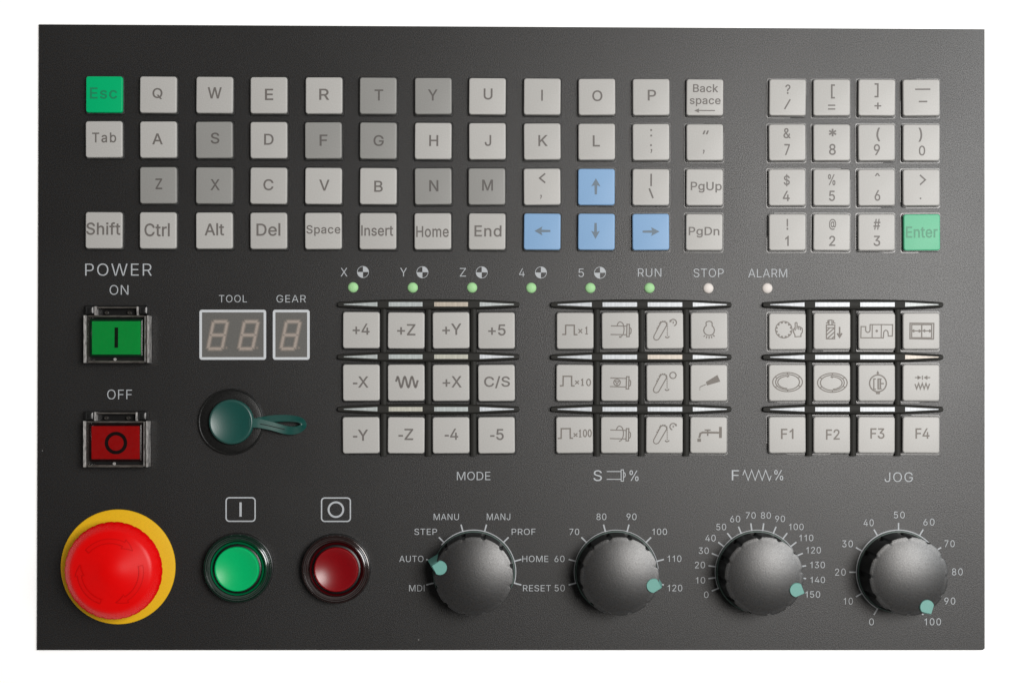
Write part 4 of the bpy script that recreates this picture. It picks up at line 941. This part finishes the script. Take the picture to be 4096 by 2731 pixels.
# ------------------------------------------------------------------ moulded frames with light windows between the function keys
BARH = 30.0
def bar_half(t):
    t = abs(t)
    if t > 0.985:
        return 10.6 * math.sqrt(max(0.0, 1 - ((t - 0.985) / 0.015) ** 2)) + 0.4
    return 10.6 + 11.0 * (1 - t ** 2.4)
def key_frame(bi, x0, x1, ys, vx, wins, tones):
    mb = MB()
    def cp(x, y, h): return true_pos(x, y, h)
    ycents = [cp(0, y, BARH)[1] for y in ys]
    X0, X1 = cp(x0, 0, BARH)[0], cp(x1, 0, BARH)[0]
    for yc in ycents:
        n = 72
        rings = []
        for i in range(n + 1):
            t = -1 + 2 * i / n
            if abs(t) > .9: t = math.copysign(.9 + .1 * (1 - (1 - (abs(t) - .9) / .1) ** 2), t)
            x = (X0 + X1) / 2 + t * (X1 - X0) / 2
            w = bar_half(t)
            hh = BARH - 8 * abs(t) ** 3
            prof = [(-1, 0.3), (-1, .45), (-.93, .68), (-.78, .9), (-.6, 1.0), (.6, 1.0), (.78, .9), (.93, .68), (1, .45), (1, 0.3)]
            rings.append([(x, yc + a * w, (b * hh if b > 0.31 else 0.3)) for a, b in prof])
        mb.loft(rings, cap0=True, cap1=True, close=False)
    for x in vx:
        xc = cp(x, 0, 16)[0]
        prof = [(-13, .3), (-13, 9), (-11, 14.5), (-5, 18), (0, 18.6), (5, 18), (11, 14.5), (13, 9), (13, .3)]
        yy = [ycents[0], cp(0, 1823, 10)[1]]
        mb.loft([[(xc + a, y, b) for a, b in prof] for y in yy], cap0=True, cap1=True, close=False)
    o = part('key_frame', mb, M['rubber'], panel, ((X0 + X1) / 2, ycents[1], 0.3), smooth=38)
    for r, yc in enumerate(ycents):
        for c, (a, b) in enumerate(wins):
            a, b = cp(a, 0, BARH)[0], cp(b, 0, BARH)[0]
            tm = ((a + b) / 2 - (X0 + X1) / 2) / ((X1 - X0) / 2)
            zt = lambda x: BARH - 8 * abs((x - (X0 + X1) / 2) / ((X1 - X0) / 2)) ** 3 + 0.9
            hl, hr = (2.0, 9.2) if c == 0 else ((9.2, 2.0) if c == 3 else (9.4, 9.4))
            wb = MB()
            n = 8
            top, bot = [], []
            rows = []
            for i in range(n + 1):
                x = a + (b - a) * i / n
                h = hl + (hr - hl) * i / n
                rows.append([(x, yc - h, zt(x) - 1.6), (x, yc - h + 1.0, zt(x)), (x, yc + h - 1.0, zt(x)), (x, yc + h, zt(x) - 1.6)])
            wb.loft(rows, cap0=True, cap1=True, close=False)
            part('light_window', wb, M[tones[r][c]], o, ((a + b) / 2, yc, zt((a + b) / 2)), smooth=25)
    return o
W_, S_, C_, Y_, P_ = 'window_white', 'window_silver', 'window_cream', 'window_yellow', 'window_peach'
key_frame(0, 1350, 2079, (1217, 1426.5, 1636), (1534.7, 1713.8, 1894), ((1375, 1509.5), (1555, 1690), (1737, 1872), (1919, 2056)),
          ((S_, S_, C_, S_), (S_, S_, Y_, W_), (S_, Y_, S_, W_)))
key_frame(1, 2204, 2929, (1218, 1427.6, 1636.2), (2388, 2566.7, 2745), ((2231, 2367), (2410.5, 2548), (2591, 2729), (2771.6, 2908)),
          ((W_, W_, W_, W_), (W_, W_, P_, W_), (W_, W_, W_, W_)))
key_frame(2, 3054, 3777, (1218, 1428, 1636.6), (3238, 3414, 3591.7), ((3082, 3218), (3261, 3398.5), (3441, 3579), (3621, 3756)),
          ((W_, W_, W_, S_), (W_, W_, W_, P_), (W_, W_, W_, W_)))

# ------------------------------------------------------------------ indicator lamps
for i, (x, y) in enumerate(((1412.4, 1149.5), (1650.7, 1150.5), (1888, 1150.5), (2124.7, 1151.5), (2361, 1152), (2597.7, 1152), (2833, 1153), (3068.8, 1153))):
    mb = MB().lathe(x, y, [(20.8, 0.3), (20.6, 2), (18.5, 5.5), (14, 8.5), (8, 10.4), (0, 11)], 40)
    part('indicator_lamp', mb, M['led_green' if i < 6 else 'led_white'], panel, (x, y, 0.3), smooth=60,
         label=('pale green ' if i < 6 else 'white ') + 'indicator lamp under ' + ('X', 'Y', 'Z', '4', '5', 'RUN', 'STOP', 'ALARM')[i])

# ------------------------------------------------------------------ tool and gear displays
def display(x0, y0, x1, y1, digits, label):
    mb = MB().flat([(x0 + 9, y0 + 9), (x1 - 9, y0 + 9), (x1 - 9, y1 - 9), (x0 + 9, y1 - 9)], Z0)
    d = part('display_window', mb, M['display'], panel, ((x0 + x1) / 2, (y0 + y1) / 2, Z0), smooth=0, label=label)
    fr = MB().stroke(rr_outline(x0 + 5, y0 + 5, x1 - 5, y1 - 5, 5, 3), 10.2, Z0 + 0.6, closed=True)
    part('display_frame', fr, M['frame_ink'], d, centre(fr), smooth=0)
    for bx0, bx1 in digits:
        top, bot, mid = 1286.5, 1394.5, 1340
        sl = lambda y: (bot - y) * 0.205
        L, R = bx0 + 7, bx1 - 7 - (bot - top) * 0.205
        P = lambda x, y: (x + sl(y), y)
        segs = [((L, top), (R, top)), ((L, mid), (R, mid)), ((L, bot), (R, bot)), ((L, top), (L, mid)), ((R, top), (R, mid)), ((L, mid), (L, bot)), ((R, mid), (R, bot))]
        core, halo, glow = MB(), MB(), MB()
        for i, (a, b) in enumerate(segs):
            a, b = Vector(P(*a)), Vector(P(*b))
            u = (b - a).normalized()
            glow.stroke([a - u * 3, b + u * 3], 22, Z0 + 0.2 + i * .03)
            halo.stroke([a - u * 1, b + u * 1], 15.5, Z0 + 0.5 + i * .03)
            core.stroke([a + u * 3, b - u * 3], 9.0, Z0 + 1.0 + i * .03)
        e = P(R + 17, bot - 4)
        halo.add(*MB_disc(e[0], e[1], 3.4, Z0 + 0.8)); glow.add(*MB_disc(e[0], e[1], 7.5, Z0 + 0.48))
        part_multi('digit', [(core, M['seg']), (halo, M['seg_halo']), (glow, M['seg_glow'])], d, centre(core), smooth=0)
def MB_disc(x, y, r, z):
    p = arc(x, y, r, 0, 345, 23)
    return [(a, b, z) for a, b in p], [tuple(range(len(p)))]
display(798, 1239, 1064.7, 1438.5, ((825, 917), (949, 1039.5)), 'two-digit display under TOOL')
display(1091.5, 1239, 1238.8, 1438.5, ((1117, 1207),), 'one-digit display under GEAR')

# ------------------------------------------------------------------ covered power switches
def power_switch(x0, y0, x1, y1, green):
    """x0..y1 = outline of the hinged clear cover as seen"""
    H = 64.0
    A = lambda x, y, h=H: true_pos(x, y, h)
    # body housing on the faceplate
    bx0, by0 = true_pos(x0 + 6, y0 - 42, 20); bx1, by1 = true_pos(x1 - 6, y1 - 6, 20)
    mb = MB().rrect(bx0, by0, bx1, by1, [(0, .3), (0, 18), (2, 20)], 4, 3)
    sw = part('power_switch', mb, M['black'], panel, ((bx0 + bx1) / 2, (by0 + by1) / 2, 0.3), smooth=30,
              label='%s power switch under a hinged clear cover' % ('green' if green else 'red'))
    X0, Y0 = A(x0, y0); X1, Y1 = A(x1, y1)
    # button with its face
    fx0, fy0, fx1, fy1 = (368, 1284.5, 562.5, 1417.5) if green else (366, 1703.5, 558.5, 1835.5)
    B = lambda x, y: true_pos(x, y, 40)
    a, b = B(fx0 - 9, fy0 - 9), B(fx1 + 9, fy1 + 9)
    hb = MB().rrect(a[0], a[1], b[0], b[1], [(0, 20), (0, 36), (5, 39)], 4, 3)
    part('button_surround', hb, M['surround_green' if green else 'surround_red'], sw, ((a[0] + b[0]) / 2, (a[1] + b[1]) / 2, 20), smooth=30)
    a, b = B(fx0, fy0), B(fx1, fy1)
    fb = MB().rrect(a[0], a[1], b[0], b[1], [(0, 38.5), (0, 40.5), (1, 41)], 2, 2)
    part('button_face', fb, M['face_green' if green else 'face_red'], sw, ((a[0] + b[0]) / 2, (a[1] + b[1]) / 2, 39), smooth=0)
    sb = MB()
    if green:
        sb.flat([(458.6, 1309.7), (472.8, 1309.7), (472.4, 1390.6), (458, 1390.6)], 41.6)
    else:
        sb.stroke(arc(464, 1771, 38, 0, 360, 48), 14.2, 41.6, closed=True)
    sb.tilt(41)
    part('button_symbol', sb, M['sym_green' if green else 'sym_red'], sw, centre(sb), smooth=0)
    # clear cover: side walls coloured bright with caught light, end walls dim, thin pane
    def wall(xa, ya, xb, yb, m, z0=6, z1=H, lip=1.2):
        w = MB().rrect(xa, ya, xb, yb, [(0, z0), (0, z1 - 2), (lip, z1)], 2, 2)
        return part('cover_wall', w, M[m], sw, ((xa + xb) / 2, (ya + yb) / 2, z0), smooth=25)
    wall(X0, Y0, X0 + 11, Y1, 'clear_lit')
    wall(X0 + 12.5, Y0 + 4, X0 + 17, Y1 - 4, 'clear_dim', z1=H - 6)
    wall(X1 - 7, Y0, X1, Y1, 'clear_lit')
    wall(X1 - 13, Y0 + 1, X1 - 8.2, Y1 - 1, 'clear_dim', z1=H - 3)
    wall(X1 - 18.5, Y0 + 2, X1 - 14.2, Y1 - 3, 'clear_lit', z1=H - 5)
    wall(X0 + 18, Y0, X1 - 19.5, Y0 + 6.5, 'clear_dim')
    wall(X0 + 18, Y1 - 9, X1 - 19.5, Y1, 'clear_dim')
    cv = MB().box(X0 + 17, Y0 + 6.5, X1 - 18.5, Y1 - 9, H - 5, H - 2)
    part('clear_cover', cv, M['clear'], sw, ((X0 + X1) / 2, (Y0 + Y1) / 2, H - 5), smooth=0)
    # thumb tab at the lower edge
    tx = (X0 + X1) / 2 - 4
    tb = MB().lathe(tx, Y1 - 14, [(6, H - 4), (6, H + 1), (4.5, H + 2), (3, H - 1), (0, H - 2)], 20)
    part('cover_catch', tb, M['clear_lit'], sw, (tx, Y1 - 14, H), smooth=40)
    # hinge: two black knuckles, a clear channel with two pins
    hy0, hy1 = A(0, y0 - 41)[1], A(0, y0 - 1)[1]
    for xa, xb in ((x0 + 6, x0 + 41), (x1 - 40, x1 - 5)):
        ka, kb = A(xa, 0)[0], A(xb, 0)[0]
        kn = MB().rrect(ka, hy0 + 2, kb, hy1 - 2, [(0, 20), (0, 50), (3, 56), (9, 59)], 4, 3)
        part('hinge_knuckle', kn, M['black'], sw, ((ka + kb) / 2, (hy0 + hy1) / 2, 20), smooth=30)
    ha, hb_ = A(x0 + 43, 0)[0], A(x1 - 42, 0)[0]
    hin = MB()
    hin.box(ha, hy0 + 5, ha + 8, hy1, 22, 58); hin.box(hb_ - 7, hy0 + 6, hb_, hy1, 22, 58)
    part('hinge_bracket', hin, M['clear_lit'], sw, ((ha + hb_) / 2, (hy0 + hy1) / 2, 22), smooth=0)
    bar = MB(); bar.box(ha + 8.5, hy0 + 7, hb_ - 7.5, hy0 + 12, 22, 57)
    part('hinge_bar', bar, M['clear_dim'], sw, ((ha + hb_) / 2, hy0 + 7, 22), smooth=0)
    for x in (ha + 42, hb_ - 42):
        pn = MB().lathe(x, hy1 - 11, [(7, 22), (7, 38), (5.5, 40), (4.2, 36), (0, 35)], 20)
        part('hinge_pin', pn, M['clear_dim'], sw, (x, hy1 - 11, 22), smooth=40)
    return sw
power_switch(333.5, 1261, 594.6, 1451, True)
power_switch(332, 1683.5, 590.5, 1868, False)

# ------------------------------------------------------------------ service socket with a green rubber cap
fx, fy = 926, 1686
mb = MB().lathe(fx, fy, [(131, .3), (132, 10), (130.5, 15), (127, 17), (124, 15.5), (121, 16.5), (96, 18), (90, 18), (0, 18)], 96)
sock = part('service_socket', mb, M['black_grain'], panel, (fx, fy, 0.3), smooth=35, label='round black socket closed by a dark green rubber cap')
gx, gy = true_pos(924, 1687, 50)
mb = MB().lathe(gx, gy, [(88, 18), (89.5, 40), (88.5, 46), (84, 50), (81, 51), (79.5, 50.4), (70, 47.8), (55, 44.6), (40, 42.3), (25, 40.8), (12, 40.1), (0, 39.9)], 96)
gcap = part('socket_cap', mb, M['cap_green'], sock, (gx, gy, 18), smooth=40)
def ribbon(name, pts, w, t, m, parent):
    """pts: (x, y, z, roll degrees, width) along the strap"""
    P = [Vector(p[:3]) for p in pts]
    # resample smoothly (Catmull-Rom)
    out = []
    n = len(pts)
    for i in range(n - 1):
        a, b = pts[max(i - 1, 0)], pts[i]
        c, d = pts[i + 1], pts[min(i + 2, n - 1)]
        for k in range(8):
            s = k / 8
            out.append([0.5 * ((2 * b[j]) + (-a[j] + c[j]) * s + (2 * a[j] - 5 * b[j] + 4 * c[j] - d[j]) * s * s + (-a[j] + 3 * b[j] - 3 * c[j] + d[j]) * s ** 3) for j in range(5)])
    out.append(list(pts[-1]))
    rings = []
    for i, p in enumerate(out):
        q0, q1 = out[max(i - 1, 0)], out[min(i + 1, len(out) - 1)]
        u = Vector((q1[0] - q0[0], q1[1] - q0[1], q1[2] - q0[2])).normalized()
        side = Vector((-u.y, u.x, 0)).normalized()
        up = side.cross(u) * -1
        if up.z < 0: up = -up
        ro = math.radians(p[3])
        wv = side * math.cos(ro) + up * math.sin(ro)
        tv = up * math.cos(ro) - side * math.sin(ro)
        c = Vector(p[:3])
        hw, ht = p[4] / 2, t / 2
        rings.append([tuple(c + wv * (a * hw) + tv * (b * ht)) for a, b in ((-1, -.6), (-1, .6), (-.92, 1), (.92, 1), (1, .6), (1, -.6), (.92, -1), (-.92, -1))])
    mb = MB().loft(rings, cap0=True, cap1=True)
    return part(name, mb, m, parent, tuple(out[0][:3]), smooth=40)
def cp8(x, y, h): return (*true_pos(760 + x * .2296, 1500 + y * .2296, h), h)
sp = [(*cp8(1030, 828, 46), 0, 38), (*cp8(1120, 830, 46), 0, 38), (*cp8(1215, 840, 45), 0, 37), (*cp8(1420, 884, 40), 0, 35), (*cp8(1640, 948, 32), -6, 34),
      (*cp8(1780, 964, 30), -20, 34), (*cp8(1900, 940, 30), -42, 34), (*cp8(1975, 882, 29), -58, 34), (*cp8(1955, 812, 28), -60, 34), (*cp8(1870, 770, 27), -54, 33),
      (*cp8(1700, 752, 26), -44, 33), (*cp8(1480, 758, 24), -36, 33), (*cp8(1290, 788, 21), -15, 32), (*cp8(1180, 800, 21), 0, 30)]
strap = ribbon('cap_strap', sp, 34, 7, M['cap_green'], gcap.parent)
sl = MB()
a, b, c, d = cp8(1225, 850, 0), cp8(1400, 885, 0), cp8(1520, 912, 0), cp8(1655, 942, 0)
for (p, hz) in ((None, None),):
    pts = [cp8(1225, 850, 49.5), cp8(1330, 868, 47.3), cp8(1430, 892, 44.6), cp8(1540, 918, 41.5), cp8(1650, 942, 38)]
    L = [(x, y - 1.6, z) for x, y, z in pts]; R = [(x, y + 1.6, z) for x, y, z in pts]
    sl.add(L + R, [(i, i + 1, 5 + i + 1, 5 + i) for i in range(4)])
part('strap_slit_shade', sl, M['slit_shade'], sock, pts[0], smooth=0)

# ------------------------------------------------------------------ emergency stop
ex, ey = 474, 2265
mb = MB().lathe(ex, ey, [(228.5, .3), (229, 8), (227, 10.5), (221, 12), (150, 19), (112, 22), (108, 26), (0, 26)], 128)
es = part('emergency_stop', mb, M['yellow'], panel, (ex, ey, 0.3), smooth=30, label='round yellow emergency stop base with a red mushroom button')
hx, hy = true_pos(451.5, 2282, 112)
NOTCH = 30
def es_r(a, r, z):
    if r < 183 or z > 140: return r
    ph = (a * NOTCH / (2 * math.pi)) % 1.0
    return r - (1.6 if ph < 0.2 else 0.0)
prof = [(105, 24), (105, 70), (150, 78), (184, 84), (190.5, 90), (192.5, 98), (192, 103), (188, 113), (181, 123), (172, 133.5), (165, 141), (162, 143.6), (159, 145.4), (155, 147.2),
        (146, 149.4), (135, 152.0), (120, 155.6), (105, 159.2), (90, 162.8), (75, 166.4), (60, 170.0), (48, 172.9), (36, 175.4), (25, 177.1), (15, 178.3), (7, 178.8), (0, 179.0)]
def dome_z(r):
    p = [(q[0], q[1]) for q in prof[3:]][::-1]
    for (r0, z0), (r1, z1) in zip(p, p[1:]):
        if r0 <= r <= r1: return z0 + (z1 - z0) * (r - r0) / (r1 - r0)
    return 150.0
mb = MB().lathe(hx, hy, prof, 240, es_r)
head = part('mushroom_head', mb, M['red'], es, (hx, hy, 24), smooth=28)
def rel_arrow(a0, a1, r=121.0, wid=17.0, head_w=36.0, head_deg=20.0):
    """bent arrow lying on the dome, clockwise"""
    rings = []
    n = 26
    sgn = 1 if a1 > a0 else -1
    ah = a1 - sgn * head_deg
    secs = [(a0 + (ah - a0) * i / n, wid / 2) for i in range(n + 1)] + [(ah + (a1 - ah) * i / 8 + 0.01 * sgn, head_w / 2 * (1 - i / 8) + 0.2) for i in range(9)]
    for a, hw in secs:
        s, c = math.sin(math.radians(a)), math.cos(math.radians(a))
        ring = []
        for k, dz in ((-1.0, -1.0), (-.93, 1.2), (-.4, 1.3), (0, 1.3), (.4, 1.3), (.93, 1.2), (1.0, -1.0)):
            rr = r + k * hw
            ring.append((hx + rr * s, hy - rr * c, dome_z(rr) + dz))
        rings.append(ring)
    b = MB().loft(rings, cap0=True, cap1=True, close=False)
    m = rings[len(rings) // 2][3]
    edge = [r_[0][:2] for r_ in rings] + [r_[-1][:2] for r_ in rings[::-1]]
    line = MB().stroke(edge, 3.0, 0, closed=True)
    line.v = [(x, y, dome_z(math.hypot(x - hx, y - hy)) + 1.9) for x, y, z in line.v]
    return part_multi('rotation_arrow', [(b, M['red_relief']), (line, M['red_edge_shade'])], es, m, smooth=30)
rel_arrow(-48, 46)
rel_arrow(78, 169)
rel_arrow(198, 283)

# ------------------------------------------------------------------ illuminated push buttons
def push_button(qx, qy, lx, ly, green):
    """(qx, qy) ring seen, (lx, ly) lens seen"""
    t = 'green' if green else 'red'
    bx, by = true_pos(qx, qy, 58)
    base = MB().lathe(bx, by, [(138, .3), (139, 20), (137, 26), (134, 28), (90, 28)], 96)
    pb = part('push_button', base, M['black'], panel, (bx, by, 0.3), smooth=35, label='round %s push button in a smoked clear ring' % t)
    ring = MB().lathe(bx, by, [(133, 28), (136, 40), (135.5, 52), (133, 57), (130.5, 57.5), (129, 55.5), (127, 58.5), (123.5, 60), (121.5, 57.5), (119.5, 59), (116, 60), (113.5, 57), (110, 54), (107, 46), (103, 38), (100, 30)], 128)
    part('button_ring', ring, M['ring_' + t], pb, (bx, by, 28), smooth=22)
    lx, ly = true_pos(lx, ly, 52)
    gut = MB().lathe(lx, ly, [(109, 34), (107, 44), (104, 47), (100, 44), (98, 38), (97, 29)], 96)
    part('button_collar', gut, M['gutter_' + t], pb, (lx, ly, 30), smooth=40)
    gr = MB().lathe(lx, ly, [(98, 30), (97, 33), (92, 35), (84, 35)], 96)
    part('button_groove', gr, M['black'], pb, (lx, ly, 30), smooth=40)
    R = 88.0
    rc = 250.0
    lens = [(R + 1, 28), (R + 1, 48), (R, 53), (R - 2.5, 56), (R - 6, 56.5)]
    r = R - 8.0
    zc = 55.8 - r * r / (2 * rc)
    for i in range(12):
        rr = r * (1 - i / 12)
        lens.append((rr, zc + rr * rr / (2 * rc)))
    lens.append((0, zc))
    lb = MB().lathe(lx, ly, lens, 96)
    part('button_lens', lb, M['lens_' + t], pb, (lx, ly, 28), smooth=40)
    return pb
push_button(949, 2273, 946.5, 2275.5, True)
push_button(1342, 2276.5, 1344, 2277.5, False)

# ------------------------------------------------------------------ rotary knobs with printed scales
KH = 157.0
def dial(cx, cy, first, step, labels, boxes, ring=True, space=8.0, ring_a=(0, 0), ring_w=3.4):
    n = len(labels)
    def fn(mb):
        for i in range(n):
            a = math.radians(first + i * step)
            s, c = math.sin(a), math.cos(a)
            mb.stroke([(cx + 166 * s, cy - 166 * c), (cx + 197 * s, cy - 197 * c)], 5.6, Z0 + .1)
        mb.stroke(arc(cx, cy, 168.3, ring_a[0], ring_a[1], 80), ring_w, Z0)
    sc_ = print_marks('dial_scale', fn)
    for t, b in zip(labels, boxes):
        mb = add_text(MB(), t, b, Z0, space, thin=2.0)
        part('scale_mark', mb, M['ink'], sc_, centre(mb), smooth=0)

NF = 12
def knob(cx, cy, ang, label):
    R = 154.0
    off = ang
    def rf(a, r, z):
        if z < 9.5 or r < 146: return r
        ph = (math.degrees(a) - off + 15) % 30 - 15
        d = math.radians(ph) * R
        nr = 9.5
        if abs(d) < nr and abs((math.degrees(a) - off + 180) % 360 - 180) > 8:
            depth = math.sqrt(nr * nr - d * d) * 0.95
            return min(r, 155.5 - depth * 0.85 - (1.5 if z > 156.5 else 0.0))
        return r
    prof = [(160, 7.0), (160, 9.6), (159.3, 12), (157.6, 60), (155.8, 110), (154.8, 150), (154.4, 155), (153.4, 157.2), (151.0, 158.0)]
    for i in range(15):
        rr = 144.0 * (1 - i / 15)
        prof.append((rr, 158.8 + (144 ** 2 - rr ** 2) / (2 * 620.0)))
    prof.append((0, 158.8 + 144 ** 2 / 1240.0))
    mb = MB().lathe(cx, cy, prof, 432, rf)
    kb = part('rotary_knob', mb, M['knob'], panel, (cx, cy, 7), smooth=30, label=label)
    kb.data.materials.append(M['knob_side'])
    for p in kb.data.polygons:
        if p.center.z < 145.5 * S: p.material_index = 1
    bs = MB().lathe(cx, cy, [(163, .8), (163.5, 4), (162, 6), (150, 6.5), (120, 6.5)], 128)
    part('knob_base', bs, M['teal_base'], kb, (cx, cy, 0.8), smooth=40)
    a = math.radians(ang)
    ux, uy = math.sin(a), -math.cos(a)          # outwards
    vx, vy = math.cos(a), math.sin(a)           # sideways
    def outline(rt, rd, hw, z, n=14):
        o = [(rt, 0.0)]
        for i in range(n + 1):
            t = math.radians(75 + 210 * i / n)
            o.append((rd + hw * math.cos(t), hw * math.sin(t)))
        return [(cx + ux * p + vx * q_, cy + uy * p + vy * q_, z) for p, q_ in o]
    pt = MB().loft([outline(191, 148, 36, 2.0), outline(190, 147, 36, 5.0), outline(168.5, 136, 28, 168.0), outline(166.5, 136, 26.5, 170.4)], cap1=True)
    part('knob_pointer', pt, M['teal'], kb, (cx + ux * 140, cy + uy * 140, 2), smooth=35)
    return kb

knob(1895, 2287, -75.5, 'black knob pointing at AUTO')
dial(1895, 2287, -105, 30, ['MDI', 'AUTO', 'STEP', 'MANU', 'MANJ', 'PROF', 'HOME', 'RESET'],
     [(1636.6, 2338, 1698, 2363.4), (1597.3, 2221, 1694, 2246.4), (1657.6, 2113, 1747.8, 2138), (1734.8, 2053.6, 1835.7, 2079),
      (1947.3, 2052.6, 2041, 2079), (2046.8, 2113, 2142, 2138), (2089.3, 2221, 2193.3, 2246.4), (2092, 2338, 2203.5, 2363.4)], space=10, ring_a=(-50, 105))
knob(2465, 2287, 105, 'black knob pointing at 120 on the spindle scale')
dial(2465, 2287, -105, 30, ['50', '60', '70', '80', '90', '100', '110', '120'],
     [(2218.7, 2337, 2259, 2363.4), (2218, 2221, 2258, 2246.4), (2277.8, 2113, 2316.6, 2138.4), (2385.8, 2052.3, 2425.3, 2078.6),
      (2506.3, 2052.3, 2546, 2078.6), (2609.5, 2112.5, 2668, 2138), (2670.6, 2219.6, 2725.5, 2246), (2670.6, 2336.6, 2729, 2363.4)], space=8, ring_a=(-105, 105), ring_w=2.2)
knob(3029, 2287, 112.5, 'black knob pointing at 150 on the feed scale')
dial(3029, 2287, -112.5, 15, [str(i * 10) for i in range(16)],
     [(2816, 2364, 2834, 2389.7), (2783.6, 2306, 2820.6, 2332), (2779.6, 2245, 2820.2, 2271.4), (2794.7, 2188, 2835, 2213.9), (2821.5, 2137.5, 2862.6, 2163.8),
      (2865.3, 2093.3, 2904.5, 2119.2), (2920.6, 2061, 2960.8, 2087.5), (2983, 2047.3, 3022.8, 2073.2), (3043.4, 2047.3, 3083.5, 2073.2), (3101, 2060.7, 3139.8, 2086.6),
      (3156.3, 2092.8, 3214.3, 2118.7), (3197.4, 2137, 3253.2, 2162.9), (3225.5, 2186, 3283.5, 2212), (3241.1, 2244.6, 3299.6, 2271), (3241.6, 2304.9, 3300, 2330.3), (3221.5, 2362.9, 3280.4, 2388.8)],
     space=8, ring_a=(-112.5, 60), ring_w=2.4)
knob(3594, 2287, 150, 'black knob pointing at 100 on the JOG scale')
dial(3594, 2287, -150, 30, [str(i * 10) for i in range(11)],
     [(3476.5, 2471.4, 3495.4, 2499), (3375, 2388.8, 3411.2, 2416.3), (3340.3, 2272.4, 3382.7, 2300.5), (3368.9, 2159.7, 3411.2, 2187.2), (3454.6, 2075.5, 3494.4, 2103),
      (3575.5, 2044.9, 3618.9, 2071.9), (3693.4, 2073, 3737.8, 2100.5), (3778, 2159.2, 3818.4, 2186.7), (3807.7, 2271.4, 3850.5, 2299.5), (3777.5, 2388.3, 3820.9, 2415.8), (3698, 2470.9, 3763.8, 2499)],
     space=26, ring_a=(-150, 80), ring_w=4.0)
